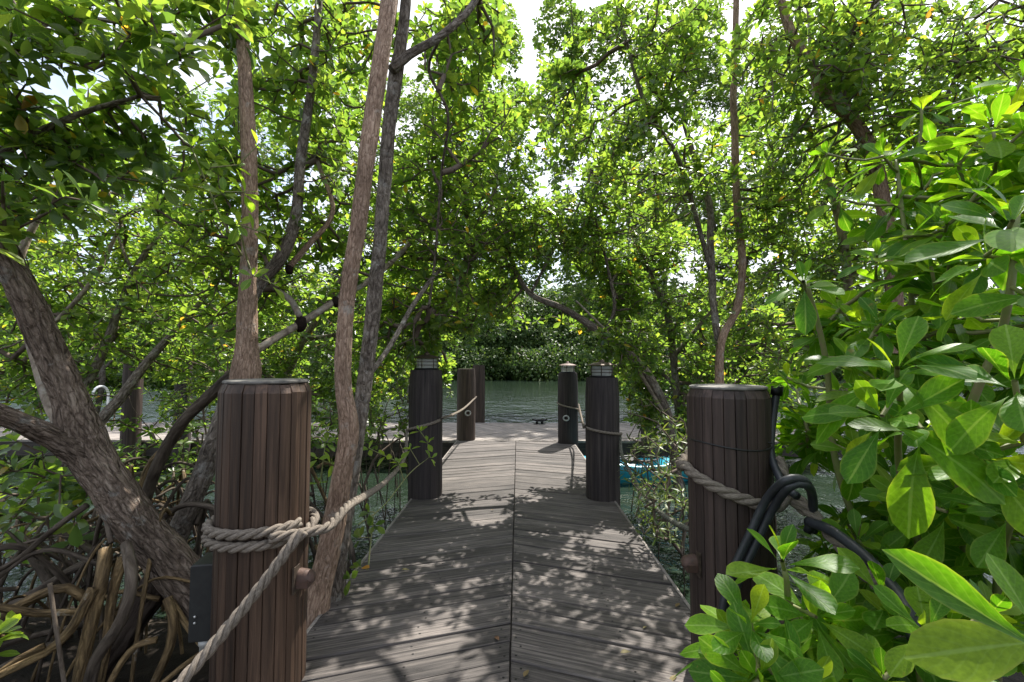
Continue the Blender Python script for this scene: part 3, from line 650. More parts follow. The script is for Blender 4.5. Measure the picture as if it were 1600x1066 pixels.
def hang_leaves(parent, base, O, D, U, S, kind, material, limit=300, near_mat=None, near_kind=None, crown='crown'):
    px, py, dz = project(O + D * S[:, None] * .5)
    vis = (px > -40) & (px < 1640) & (py > -40) & (py < 1106) & (dz > .1); score = np.where(vis, S * F / np.maximum(dz, .1), 0)
    order = np.argsort(-score)[:limit]; order = order[score[order] > 9]; X = np.cross(D, U); b0 = np.array(base)
    nk = near_kind or kind
    for i in order:
        me = leaf_mesh(nk, int(rng.integers(0, len(TPL[nk]))), near_mat or material); o = bpy.data.objects.new('leaf', me); col.objects.link(o); o.parent = parent
        s = S[i]; x, d, u, p = X[i] * s, D[i] * s, U[i] * s, O[i] - b0
        o.matrix_basis = Matrix(((x[0], d[0], u[0], p[0]), (x[1], d[1], u[1], p[1]), (x[2], d[2], u[2], p[2]), (0, 0, 0, 1)))
    rest = np.setdiff1d(np.arange(len(O)), order)
    if len(rest): joined_leaves(crown, parent, base, O[rest], D[rest], U[rest], S[rest], kind, material, uv=kind in ('shrub', 'near'))
def grow_twigs(skel, tips, pl=.35, seg=.22, jitter=.10, sag=.06):
    # join every leaf cluster to the nearest wood, shortest first
    pos = [np.array(p) for p in skel]; n0 = len(pos); cap = n0 + len(tips) * 8; Pn = np.zeros((cap, 3)); Pn[:n0] = pos; pln = np.zeros(cap); par = -np.ones(cap, int); n = n0
    sk = np.array(pos); d0 = np.array([np.min(np.linalg.norm(sk - t, axis=1)) for t in tips]); tipnode = np.zeros(len(tips), int)
    for ti in np.argsort(d0):
        t = tips[ti]; dd = np.linalg.norm(Pn[:n] - t, axis=1); c = dd + pl * pln[:n]; c[dd < .03] += 1; j = int(np.argmin(c)); k = min(7, max(1, int(dd[j] / seg) + 1)); p0 = Pn[j].copy(); last = j
        for q in range(1, k + 1):
            f_ = q / k; pt = p0 + (t - p0) * f_
            if q < k: pt = pt + rng.normal(0, jitter * dd[j] * .35, 3) + np.array([0, 0, -sag * dd[j] * math.sin(math.pi * f_)])
            if n >= cap: break
            Pn[n] = pt; pln[n] = pln[last] + np.linalg.norm(pt - Pn[last]); par[n] = last; last = n; n += 1
        tipnode[ti] = last
    cnt = np.zeros(n); cnt[tipnode] += 1
    for i in range(n - 1, n0 - 1, -1): cnt[par[i]] += cnt[i]
    return Pn[:n], par[:n], cnt, n0, tipnode
def twig_mesh(name, parent, base, Pn, par, cnt, n0, material, r0=.0022, rk=.0022, rmax=.035, ns=4):
    idx = np.arange(n0, len(Pn)); a = Pn[par[idx]]; b = Pn[idx]; rb = np.minimum(r0 + rk * np.sqrt(cnt[idx]), rmax); pc = np.where(par[idx] >= n0, cnt[np.maximum(par[idx], 0)], cnt[idx] * 1.2); ra = np.minimum(r0 + rk * np.sqrt(pc), np.minimum(rmax, rb * 1.6))
    t = nrm(b - a); h = np.where(np.abs(t[:, 2:3]) < .9, np.array([[0, 0, 1.]]), np.array([[1., 0, 0]])); u = nrm(np.cross(t, h)); w_ = np.cross(t, u); V = []
    for pnt, rr in ((a, ra), (b, rb)):
        for j in range(ns): th = 2 * math.pi * j / ns; V.append(pnt + (u * math.cos(th) + w_ * math.sin(th)) * rr[:, None])
    V = np.stack(V, 1); q = []
    for j in range(ns): q.append((j, (j + 1) % ns, ns + (j + 1) % ns, ns + j))
    Q = (np.array(q)[None] + (np.arange(len(idx)) * 2 * ns)[:, None, None]).reshape(-1, 4)
    o = link(name, npmesh(name, V.reshape(-1, 3) - np.array(base), Q, material, quads=True), parent); o['kind'] = 'stuff'; return o
def sample_blobs(blobs, thr=-.12, clear=True, freq=1.5, seed=0.0, mult=1.0):
    out = []
    for (px, py, rx, ry, Y, dY, n) in blobs:
        n = int(n * mult * (.25 if py < -60 else 1))
        k = 0; tries = 0
        while k < n and tries < n * 30:
            tries += 1; a = rng.uniform(0, 6.283); r_ = math.sqrt(rng.uniform(0, 1)); p = P(px + rx * r_ * math.cos(a), py + ry * r_ * math.sin(a), Y + rng.uniform(-dY, dY))
            if p.z < -.2 or (p - CAM).length < 1.25: continue
            if mnoise.noise(Vector(p) * freq + Vector((seed, 0, 0))) < thr: continue
            if clear and -1.0 < p.x < .9 and p.z < 1.75 and p.y < 11: continue
            out.append((p.x, p.y, p.z)); k += 1
    return np.array(out)

# ------------------------------------------------------------------ trees
def wpts(spec):                # (px, py, Y, width in px) -> points and radii
    return [P(a, b, Y) for a, b, Y, w_ in spec], [w_ * .5 * Y / F / math.sqrt(1 + ((a - 809) / F) ** 2) for a, b, Y, w_ in spec]
def tree(name, label, stems, blobs, bark='bark_red', size=.10, kind='near', near=True, thr=-.12, group='mangroves round the boardwalk', base=None, limit=300, seed=0.0, trunk_first=1, furrow=0.0, nmax=9, skel_min=.9, cat='tree', leafmat='leaf', freq=2.2, mult=2.7, slim=.85):
    P0, R0 = wpts(stems[0][1]); base = Vector(base) if base else Vector((P0[0].x, P0[0].y, WZ)); t = empty(name, base, label, cat, group); skel = []
    for i, (nm, spec, bk) in enumerate(stems):
        pts, rad = wpts(spec); rad = [q * slim for q in rad]; m_ = MB(); big = max(rad) > .07; st = .035 if big else .06
        m_.tube([p - base for p in pts], rad, 40 if (furrow and i < 3) else (18 if big else 10), smooth=(.02 if furrow and i < 3 else st), rough=.12, seed=i * 2.3 + seed, furrow=furrow if i < 3 else 0)
        m_.build(nm, M[bk or bark], t)
        sp, _ = spline(pts, rad, .12); skel += [tuple(p) for p in sp if p.z > skel_min]
    if blobs:
        tips = sample_blobs(blobs, thr, seed=seed, freq=freq, mult=mult); Pn, par, cnt, n0, tn = grow_twigs(skel, tips); twig_mesh('twigs', t, base, Pn, par, cnt, n0, M['twig'])
        tw = nrm(tips - Pn[par[tn]]); ax = nrm(tw * .55 + np.array([[0.08, .10, .75]]) + rng.normal(0, .28, tips.shape)); sz = size * rng.uniform(.8, 1.2, len(tips))
        O, D, U, S = rosette_leaves(tips, ax, sz, 5, nmax)
        hang_leaves(t, base, O, D, U, S, kind, M[leafmat], limit, M['leaf_near'] if near else None, 'near' if near else None)
    return t

A = tree('mangrove_tree', 'broad furrowed mangrove trunk leaning in from the left edge over tangled roots', [
    ('trunk', [(345, 965, 2.62, 106), (290, 905, 2.62, 98), (232, 840, 2.62, 94), (178, 765, 2.6, 96), (130, 690, 2.58, 104), (103, 610, 2.56, 82), (62, 510, 2.5, 80), (12, 410, 2.4, 78), (-60, 290, 2.3, 74), (-150, 150, 2.2, 66), (-230, -20, 2.2, 50)], None),
    ('branch', [(135, 715, 2.56, 78), (80, 683, 2.45, 62), (20, 655, 2.3, 56), (-50, 630, 2.15, 58), (-140, 600, 2.0, 52)], None),
    ('prop_root', [(262, 880, 2.66, 60), (238, 925, 2.62, 74), (200, 980, 2.52, 72), (150, 1060, 2.42, 66), (110, 1130, 2.35, 60)], 'bark_dark'),
    ('branch', [(100, 668, 2.75, 42), (80, 630, 2.85, 38), (62, 575, 2.95, 33), (45, 520, 3.05, 28), (20, 440, 3.2, 24), (60, 340, 3.3, 18), (100, 290, 3.3, 13)], 'bark_pale'),
    ('branch', [(-60, 300, 2.35, 40), (20, 230, 2.5, 24), (120, 180, 2.6, 16), (220, 150, 2.7, 10)], 'bark_grey'),
    ('branch', [(-150, 150, 2.25, 40), (0, 60, 2.4, 22), (140, 30, 2.6, 14), (300, 60, 2.7, 8)], 'bark_grey'),
    ], [(110, 110, 200, 150, 2.45, .45, 165), (40, 260, 130, 110, 2.5, .4, 75), (300, 70, 120, 110, 2.75, .4, 62), (230, 200, 130, 90, 2.9, .4, 75), (-150, 150, 200, 300, 2.2, .4, 60)],
    'bark_big', .138, furrow=.010, base=P(330, 985, 2.62), nmax=8, mult=1.3, thr=.0, freq=1.7, slim=.78)
# prop roots of the left tree: each a limb of its own
def root(parent, pts, r, material, name='prop_root', n=10, sd=0):
    b0 = Vector(parent.location); m_ = MB(); m_.tube([Vector(p) - b0 for p in pts], r, n, smooth=.05, rough=.18, seed=sd); m_.build(name, material, parent)
for k, (pl, w0, w1, mt) in enumerate([
    ([(165, 860, 2.45), (158, 905, 2.36), (140, 985, 2.3), (118, 1090, 2.25)], 24, 22, 'root'),
    ([(192, 870, 2.45), (176, 930, 2.4), (166, 1010, 2.36), (150, 1100, 2.3)], 18, 15, 'root'),
    ([(198, 850, 2.42), (206, 895, 2.32), (200, 940, 2.28), (180, 985, 2.25), (150, 1030, 2.22), (135, 1100, 2.2)], 20, 22, 'root_dark'),
    ([(145, 920, 2.3), (110, 985, 2.25), (70, 1020, 2.2), (10, 1050, 2.1), (-40, 1080, 2.1)], 18, 14, 'root'),
    ([(140, 940, 2.5), (105, 918, 2.45), (60, 930, 2.4), (10, 958, 2.35), (-50, 985, 2.3)], 17, 19, 'root'),
    ([(130, 955, 2.35), (60, 958, 2.3), (0, 950, 2.22), (-60, 950, 2.2)], 12, 17, 'root'),
    ([(160, 868, 2.7), (110, 892, 2.7), (60, 922, 2.7), (10, 946, 2.7), (-40, 965, 2.7)], 16, 12, 'root_dark'),
    ([(135, 790, 2.55), (80, 830, 2.55), (30, 872, 2.55), (-30, 905, 2.5)], 12, 9, 'root_dark'),
    ([(155, 868, 2.9), (120, 845, 2.95), (85, 828, 3.0)], 13, 12, 'root_dark'),
    ([(40, 850, 3.0), (62, 880, 2.95), (82, 912, 2.9), (95, 950, 2.9), (100, 1000, 2.9)], 22, 26, 'root_dark'),
    ([(78, 912, 2.05), (85, 965, 2.0), (95, 1030, 1.95), (104, 1090, 1.9)], 8, 7, 'root_dark'),
    ([(262, 935, 2.45), (270, 965, 2.42), (266, 1010, 2.4), (240, 1070, 2.36), (225, 1120, 2.3)], 17, 15, 'root'),
    ([(265, 935, 2.5), (290, 975, 2.45), (320, 1015, 2.4)], 12, 10, 'root'),
    ([(245, 1000, 2.3), (215, 1008, 2.27), (190, 1035, 2.24), (165, 1080, 2.2)], 13, 12, 'root'),
    ([(315, 1020, 2.25), (280, 1045, 2.2), (240, 1080, 2.15)], 10, 9, 'root'),
    ([(100, 1000, 2.5), (50, 1020, 2.45), (-20, 1055, 2.4)], 14, 12, 'root_dark'),
    ([(70, 1010, 2.2), (30, 1030, 2.15), (-20, 1066, 2.1)], 14, 12, 'root'),
    ([(140, 975, 2.6), (90, 985, 2.6), (30, 1000, 2.55), (-30, 1020, 2.5)], 12, 11, 'root_dark'),
    ]):
    pp = [P(*q) for q in pl]; ws = np.linspace(w0, w1, len(pp)) * .8; root(A, pp, [w_ * .5 * q[2] / F for w_, q in zip(ws, pl)], M[mt], sd=k * 1.7)
rs = random.Random(5)
for k in range(150):            # the tangle behind: arching roots from trunk height into the mud
    x0 = rs.uniform(-4.2, -1.5); y0_ = rs.uniform(2.2, 4.6); z0 = rs.uniform(-.15, .45); an = rs.uniform(0, 6.28); L_ = rs.uniform(.35, 1.0)
    e = Vector((math.cos(an), math.sin(an) * .7, 0)) * L_; p0 = Vector((x0, y0_, z0)); hgt = rs.uniform(.0, .18)
    pts = [p0, p0 + e * .35 + Vector((0, 0, hgt * .8)), p0 + e * .7 + Vector((0, 0, hgt - (z0 + .5) * .35)), p0 + e * .95 + Vector((0, 0, -(z0 + .5) * .7)), p0 + e * 1.05 + Vector((0, 0, -(z0 + .75)))]
    if pts[-1].x > -1.15: continue
    r_ = rs.uniform(.006, .018); root(A, pts, [r_ * 1.1, r_, r_, r_ * .9, r_ * .8], M[rs.choice(['root', 'root_dark', 'root_dark', 'root_dark'])], n=7, sd=k)

B = tree('mangrove_tree', 'straight reddish trunk rising behind the brown piling with fresh sprouts', [
    ('trunk', [(375, 640, 2.95, 84), (384, 590, 2.95, 60), (386, 520, 2.97, 42), (389, 430, 3.0, 34), (391, 330, 3.0, 32), (388, 220, 3.0, 31), (382, 100, 3.0, 28), (374, 0, 3.0, 25), (365, -120, 3.05, 22), (350, -260, 3.1, 16)], 'bark_red'),
    ('prop_root', [(372, 600, 3.0, 50), (345, 670, 3.0, 46), (318, 740, 3.05, 44), (285, 820, 3.1, 46), (262, 880, 3.1, 42)], 'bark_grey'),
    ('branch', [(496, -150, 3.5, 14), (498, 0, 3.5, 15), (487, 130, 3.5, 17), (470, 250, 3.5, 20), (462, 340, 3.5, 24), (440, 400, 3.5, 26), (405, 445, 3.5, 26), (385, 490, 3.35, 22)], 'bark_grey'),
    ('prop_root', [(372, 580, 3.1, 30), (320, 625, 3.2, 26), (285, 660, 3.2, 24), (255, 710, 3.25, 26), (230, 770, 3.3, 26), (215, 850, 3.3, 22)], 'root_dark'),
    ('prop_root', [(300, 640, 3.4, 18), (270, 690, 3.4, 18), (240, 720, 3.4, 20), (225, 760, 3.4, 24), (218, 830, 3.4, 22)], 'root'),
    ('branch', [(385, 560, 3.1, 18), (420, 535, 3.3, 15), (470, 505, 3.6, 14), (525, 470, 3.9, 13), (600, 420, 4.3, 11), (690, 330, 4.8, 7)], 'bark_pale'),
    ('branch', [(468, 495, 3.6, 14), (455, 470, 3.7, 13), (435, 455, 3.8, 12)], 'bark_pale'),
    ('branch', [(495, 250, 3.8, 8), (520, 330, 3.8, 10), (480, 385, 3.7, 12), (450, 420, 3.6, 13)], 'bark_red'),
    ], [(440, 230, 110, 150, 3.9, .5, 110), (340, 330, 110, 90, 3.9, .4, 70), (450, 60, 120, 90, 3.9, .5, 62), (330, 450, 120, 80, 4.2, .5, 60), (480, 420, 90, 70, 4.4, .5, 55), (400, -150, 250, 110, 3.6, .6, 70), (540, 250, 80, 150, 4.6, .5, 60)],
    'bark_red', .105, seed=3.0, base=P(372, 700, 3.0), kind='mid', thr=-.2)
# termite nests on the branches
for (px, py, Y, r_) in [(470, 507, 3.58, .046), (525, 472, 3.88, .036), (452, 421, 3.6, .032), (415, 538, 3.3, .030)]:
    m_ = MB(); c = P(px, py, Y) - Vector(B.location); v = []; f = []
    for i in range(9):
        for j in range(12):
            th = math.pi * i / 8; ph = 2 * math.pi * j / 12; d = Vector((math.sin(th) * math.cos(ph), math.sin(th) * math.sin(ph), math.cos(th) * 1.35)); v.append(c + d * r_ * (1 + .4 * mnoise.noise(d * 2.2 + Vector((px, 0, 0)))))
    for i in range(8):
        for j in range(12): k = (j + 1) % 12; f.append((i * 12 + j, (i + 1) * 12 + j, (i + 1) * 12 + k, i * 12 + k))
    m_.add(v, f); m_.build('nest', M['nest'], B)
# the bright sprout in front of that trunk
def sprout(parent, stem, spots, size, kindmat='leaf_fresh', r=.005):
    b0 = Vector(parent.location); pts, _ = wpts(stem); m_ = MB(); m_.tube([p - b0 for p in pts], [r * 1.3] + [r] * (len(pts) - 2) + [r * .5], 7, smooth=.03); so_ = m_.build('sprout', M['stem'], parent)
    sk = [tuple(p) for p in spline(pts, [r] * len(pts), .05)[0]]; tips = np.array([P(*q) for q in spots]); Pn, par, cnt, n0, tn = grow_twigs(sk, tips, .1, .2, .05, 0)
    tw = nrm(tips - Pn[par[tn]]); ax = nrm(tw * .8 + np.array([[0, -.15, .55]]) + rng.normal(0, .15, tips.shape)); O, D, U, S = rosette_leaves(tips, ax, np.full(len(tips), size), 4, 6, (-5, 60))
    X = np.cross(D, U)
    for i in range(len(O)):
        o = bpy.data.objects.new('leaf', leaf_mesh('near', int(rng.integers(0, 3)), M[kindmat])); col.objects.link(o); o.parent = so_; s = S[i]; x, d, u, p = X[i] * s, D[i] * s, U[i] * s, O[i] - np.array(b0)
        o.matrix_basis = Matrix(((x[0], d[0], u[0], p[0]), (x[1], d[1], u[1], p[1]), (x[2], d[2], u[2], p[2]), (0, 0, 0, 1)))
    tm = twig_mesh('twigs', so_, b0, Pn, par, cnt, n0, M['stem'], .0018, .0015)
sprout(B, [(378, 400, 2.85, 8), (345, 340, 2.7, 8), (320, 280, 2.65, 7), (290, 210, 2.65, 6), (270, 160, 2.65, 4)], [(300, 225, 2.6), (285, 165, 2.65), (330, 262, 2.6), (372, 258, 2.65), (405, 225, 2.7), (350, 300, 2.55), (300, 290, 2.55), (385, 300, 2.65), (335, 120, 2.8), (310, 330, 2.6)], .12)
sprout(B, [(390, 420, 2.85, 8), (380, 380, 2.75, 7), (375, 345, 2.7, 5)], [(400, 360, 2.65), (372, 350, 2.65), (425, 370, 2.7), (395, 430, 2.65), (430, 445, 2.7)], .115)

C = tree('mangrove_tree', 'twin trunks twisted together left of the boardwalk, forking near the top', [
    ('trunk', [(492, 985, 2.55, 54), (500, 920, 2.58, 46), (518, 840, 2.6, 44), (535, 740, 2.62, 36), (545, 670, 2.64, 38), (536, 590, 2.65, 30), (543, 470, 2.62, 31), (560, 350, 2.62, 32), (582, 180, 2.66, 33), (604, 30, 2.7, 33), (622, -120, 2.85, 30), (640, -300, 2.9, 24)], 'bark_red'),
    ('trunk', [(520, 960, 2.68, 44), (530, 860, 2.72, 36), (548, 740, 2.76, 32), (567, 620, 2.84, 30), (584, 480, 2.9, 29), (597, 340, 2.94, 26), (606, 220, 2.96, 26), (618, 120, 2.96, 28), (628, 60, 2.88, 22), (640, -60, 2.9, 20), (655, -250, 3.0, 15)], 'bark_grey'),
    ('branch', [(612, 110, 2.86, 20), (640, 85, 2.9, 17), (690, 55, 2.95, 15), (740, 5, 3.0, 13), (775, -80, 3.1, 10)], 'bark_grey'),
    ('branch', [(690, 55, 2.95, 6), (670, 110, 3.2, 6), (700, 180, 3.4, 5), (690, 270, 3.8, 5), (680, 400, 4.2, 5), (670, 480, 4.4, 5)], 'bark_grey'),
    ('branch', [(566, 600, 2.8, 10), (610, 540, 3.3, 10), (650, 470, 3.9, 9), (690, 420, 4.4, 8), (735, 390, 5.0, 6)], 'bark_grey'),
    ], [(560, 60, 70, 70, 4.2, .5, 34), (720, 60, 75, 75, 3.9, .5, 60), (735, 190, 75, 70, 4.4, .5, 60), (660, 330, 80, 110, 4.6, .5, 105), (740, 330, 70, 90, 5.0, .5, 60), (650, 470, 100, 80, 5.0, .6, 120), (705, 545, 50, 60, 5.6, .4, 70), (700, -110, 150, 90, 3.6, .5, 50), (600, 520, 70, 70, 5.2, .5, 50), (716, 585, 24, 38, 6.6, .3, 22)],
    'bark_red', .10, seed=6.0, thr=-.25, mult=3.4, base=P(500, 990, 2.6), kind='mid')
sprout(C, [(560, 820, 2.85, 6), (600, 790, 3.2, 6), (640, 740, 3.6, 5), (670, 715, 3.8, 4)], [(668, 690, 3.75), (640, 700, 3.7), (676, 715, 3.8), (600, 712, 3.4), (575, 700, 3.3), (622, 722, 3.5), (655, 672, 3.7)], .095, 'leaf_fresh', .004)
sprout(C, [(500, 760, 2.95, 6), (505, 720, 2.95, 5), (510, 680, 3.0, 4)], [(510, 690, 2.95), (495, 715, 2.9), (520, 725, 2.95), (500, 750, 2.95), (512, 665, 3.0)], .09, 'leaf_fresh', .004)
sprout(C, [(575, 890, 2.75, 6), (580, 840, 2.85, 5), (585, 800, 2.9, 4)], [(575, 800, 2.85), (560, 885, 2.75), (585, 820, 2.85), (545, 905, 2.65), (560, 840, 2.8)], .09, 'leaf', .004)

D_ = tree('mangrove_tree', 'grey branching mangrove farther back behind the broad left trunk', [
    ('trunk', [(120, 760, 4.2, 30), (150, 670, 4.3, 34), (190, 620, 4.4, 30), (235, 560, 4.6, 24), (290, 500, 4.8, 16), (340, 440, 5.0, 10)], 'bark_grey'),
    ('trunk', [(100, 740, 4.6, 24), (130, 620, 4.6, 26), (165, 540, 4.7, 24), (195, 460, 4.8, 20), (225, 400, 4.9, 18), (255, 365, 5.0, 12), (300, 300, 5.1, 8)], 'bark_grey'),
    ('branch', [(60, 520, 4.4, 14), (100, 490, 4.5, 14), (150, 430, 4.6, 14), (190, 350, 4.7, 10)], 'bark_pale'),
    ('branch', [(205, 420, 4.8, 8), (185, 370, 4.8, 8), (170, 300, 4.8, 6)], 'bark_grey'),
    ('branch', [(-60, 420, 4.0, 18), (0, 350, 4.1, 16), (40, 300, 4.2, 14), (100, 270, 4.2, 10)], 'bark_pale'),
    ], [(150, 400, 170, 90, 5.0, .7, 190), (300, 420, 120, 90, 5.4, .6, 110), (60, 520, 120, 90, 5.0, .6, 110), (270, 520, 120, 70, 5.4, .6, 90), (200, 300, 160, 80, 4.8, .6, 75), (-120, 450, 120, 250, 4.6, .6, 70), (60, 620, 80, 60, 4.6, .5, 40)],
    'bark_grey', .10, seed=9.0, thr=-.2, kind='mid', slim=.68, limit=300)
E = tree('mangrove_tree', 'leafy mangrove by the left dock, behind the twin trunks', [
    ('trunk', [(470, 760, 6.3, 16), (450, 690, 6.3, 18), (440, 620, 6.4, 17), (470, 540, 6.5, 14), (520, 460, 6.6, 11), (560, 380, 6.7, 8)], 'bark_grey'),
    ('branch', [(442, 630, 6.4, 12), (400, 560, 6.5, 10), (360, 500, 6.6, 8)], 'bark_grey'),
    ('branch', [(480, 530, 6.5, 9), (540, 520, 6.6, 8), (620, 500, 6.7, 6), (660, 480, 6.8, 5)], 'bark_grey'),
    ], [(480, 500, 130, 80, 6.6, .6, 190), (370, 560, 110, 70, 6.6, .6, 110), (600, 560, 70, 60, 6.6, .5, 80), (620, 430, 80, 80, 6.8, .6, 110), (430, 610, 80, 40, 6.6, .4, 60), (540, 620, 60, 45, 6.4, .4, 60), (510, 665, 90, 35, 6.2, .3, 40), (330, 640, 80, 40, 6.0, .4, 40)],
    'bark_grey', .10, kind='mid', seed=12.0, thr=-.05)
Fm = tree('mangrove_tree', 'dark leaning mangrove arching over the boardwalk from right to left', [
    ('trunk', [(1062, 770, 5.6, 26), (1045, 660, 5.6, 28), (1020, 600, 5.6, 28), (985, 555, 5.6, 26), (940, 520, 5.6, 22), (880, 482, 5.6, 18), (830, 460, 5.6, 15), (802, 415, 5.6, 13), (790, 360, 5.6, 11), (770, 280, 5.5, 9), (755, 200, 5.4, 7), (745, 120, 5.3, 5)], 'bark_grey'),
    ('branch', [(945, 522, 5.6, 12), (960, 480, 5.5, 10), (950, 420, 5.4, 8), (930, 340, 5.2, 6)], 'bark_grey'),
    ('branch', [(830, 458, 5.6, 8), (860, 400, 5.5, 7), (900, 330, 5.3, 6), (930, 250, 5.2, 5)], 'bark_grey'),
    ('branch', [(1040, 650, 5.6, 10), (985, 560, 5.3, 9), (960, 530, 5.2, 7), (900, 470, 5.1, 5)], 'bark_pale'),
    ], [(780, 300, 75, 110, 5.5, .5, 105), (850, 390, 100, 70, 5.6, .6, 130), (930, 460, 80, 60, 5.6, .5, 110), (960, 350, 90, 110, 5.4, .6, 110), (830, 470, 90, 35, 5.8, .5, 55), (980, 540, 60, 45, 5.3, .4, 55), (880, 300, 90, 70, 5.4, .5, 70), (800, 210, 60, 80, 5.6, .4, 50), (730, 420, 60, 60, 6.0, .4, 40)],
    'bark_grey', .10, seed=15.0, thr=.0, kind='mid', mult=2.35, freq=1.2, slim=.58)
G = tree('mangrove_tree', 'slender straight trunk right of the boardwalk, curving at its foot', [
    ('trunk', [(1125, 700, 4.9, 18), (1124, 600, 4.9, 17), (1128, 530, 4.9, 16), (1152, 480, 4.9, 15), (1160, 410, 4.9, 15), (1152, 330, 4.9, 14), (1148, 220, 4.9, 14), (1146, 120, 4.9, 13), (1150, 20, 4.9, 12), (1150, -120, 4.9, 11), (1140, -300, 4.9, 9)], 'bark_red'),
    ('branch', [(1126, 560, 4.9, 12), (1115, 480, 5.0, 14), (1110, 380, 5.0, 14), (1108, 320, 5.0, 13), (1080, 230, 5.0, 10), (1050, 130, 5.0, 7)], 'bark_grey'),
    ('branch', [(1110, 420, 5.0, 9), (1060, 250, 4.9, 9), (1015, 180, 4.8, 8), (985, 90, 4.7, 7), (965, 0, 4.6, 6), (960, -90, 4.5, 5)], 'bark_grey'),
    ], [(990, 110, 120, 110, 4.7, .6, 135), (905, 180, 70, 140, 5.0, .6, 110), (880, 60, 40, 60, 4.8, .4, 32), (1110, 90, 110, 110, 4.8, .6, 85), (1030, 260, 100, 90, 4.9, .6, 120), (1170, 260, 90, 120, 5.0, .6, 95), (960, -120, 170, 100, 4.2, .7, 120), (1180, -120, 140, 100, 4.4, .7, 100), (1080, -330, 300, 160, 4.2, .8, 130)],
    'bark_red', .105, seed=18.0, thr=.08, kind='mid', mult=1.45, freq=1.1)
H = tree('mangrove_tree', 'crooked thick limbed mangrove behind the upper part of the right shrub', [
    ('trunk', [(1400, 560, 4.2, 34), (1395, 420, 4.2, 33), (1375, 290, 4.15, 32), (1355, 225, 4.1, 31), (1325, 178, 4.1, 32), (1290, 150, 4.1, 28), (1270, 105, 4.1, 24), (1240, 60, 4.1, 20), (1220, 0, 4.1, 17), (1200, -120, 4.1, 14)], 'bark_red'),
    ('branch', [(1330, 182, 4.1, 10), (1300, 110, 4.0, 8), (1330, 50, 3.9, 7), (1400, -20, 3.9, 6)], 'bark_grey'),
    ('branch', [(1385, 350, 4.2, 16), (1440, 230, 4.2, 13), (1500, 110, 4.1, 10), (1560, 0, 4.0, 8)], 'bark_grey'),
    ], [(1260, 90, 130, 110, 4.2, .6, 120), (1400, 90, 130, 110, 4.2, .6, 150), (1560, 160, 120, 110, 4.1, .6, 110), (1450, 260, 130, 80, 4.3, .6, 90), (1250, 250, 80, 90, 4.5, .5, 62), (1350, -150, 250, 120, 4.0, .7, 130), (1650, 0, 120, 200, 3.8, .6, 60)],
    'bark_red', .105, seed=21.0, thr=-.2, kind='mid')
I = tree('mangrove_tree', 'pale thin trunk between the slender trunk and the crooked one', [
    ('trunk', [(1330, 640, 5.2, 20), (1325, 450, 5.2, 19), (1312, 345, 5.2, 18), (1292, 280, 5.2, 17), (1278, 190, 5.2, 15), (1270, 110, 5.2, 12), (1262, 0, 5.2, 9)], 'bark_pale'),
    ('branch', [(1300, 322, 5.2, 10), (1220, 315, 5.1, 8), (1160, 310, 5.0, 6)], 'bark_pale'),
    ('branch', [(1325, 440, 5.2, 10), (1260, 400, 5.3, 8), (1200, 380, 5.4, 6)], 'bark_grey'),
    ], [(1230, 380, 110, 90, 5.3, .6, 130), (1330, 330, 100, 110, 5.4, .6, 95), (1220, 500, 120, 80, 5.4, .6, 125), (1450, 400, 120, 150, 5.2, .6, 95)],
    'bark_pale', .10, seed=24.0, thr=-.2, kind='mid')
J = tree('mangrove_tree', 'thin stemmed mangrove in shade beyond the right lantern pilings', [
    ('trunk', [(1075, 740, 6.4, 14), (1060, 640, 6.4, 15), (1045, 500, 6.4, 14), (1020, 440, 6.4, 12), (995, 380, 6.4, 10), (970, 310, 6.4, 8), (955, 220, 6.4, 6)], 'bark_grey'),
    ('branch', [(1050, 560, 6.4, 10), (1100, 500, 6.5, 8), (1160, 430, 6.6, 6)], 'bark_grey'),
    ('branch', [(1052, 600, 6.4, 8), (1010, 560, 6.3, 7), (975, 520, 6.2, 5)], 'bark_grey'),
    ], [(1060, 440, 110, 90, 6.5, .6, 170), (1150, 540, 100, 70, 6.5, .6, 110), (1020, 570, 60, 50, 6.3, .5, 70), (1000, 380, 60, 70, 6.4, .5, 60), (1060, 640, 60, 50, 6.2, .3, 60), (1010, 620, 35, 50, 6.0, .2, 34), (1200, 640, 100, 60, 6.2, .5, 60)],
    'bark_grey', .10, kind='mid', seed=27.0, thr=-.06)
def beyond(name, label, stem, blobs, seed):
    return tree(name, label, stem, blobs, 'bark_grey', .18, kind='far', near=False, seed=seed, thr=-.03, limit=200, group='mangroves beyond the dock', freq=.6, mult=3.8, leafmat='leaf_back')
beyond('mangrove_tree', 'sunny yellow green mangrove beyond the dock ladder at far left', [('trunk', [(150, 650, 14, 12), (160, 590, 14, 13), (150, 520, 14, 10), (130, 420, 14, 7)], None), ('branch', [(158, 580, 14, 7), (220, 520, 14, 6), (280, 470, 14, 4)], None)],
    [(140, 560, 130, 60, 14, 1.2, 240), (90, 450, 170, 70, 14, 1.2, 200), (270, 560, 70, 45, 14, 1.0, 110), (100, 610, 110, 25, 14, 1.0, 70), (300, 605, 60, 25, 14, .8, 30), (280, 430, 110, 80, 14, 1.0, 130), (-60, 540, 120, 100, 13, 1.0, 100), (150, 330, 200, 100, 14, 1.2, 170), (300, 250, 150, 120, 14, 1.2, 130)], 30.0)
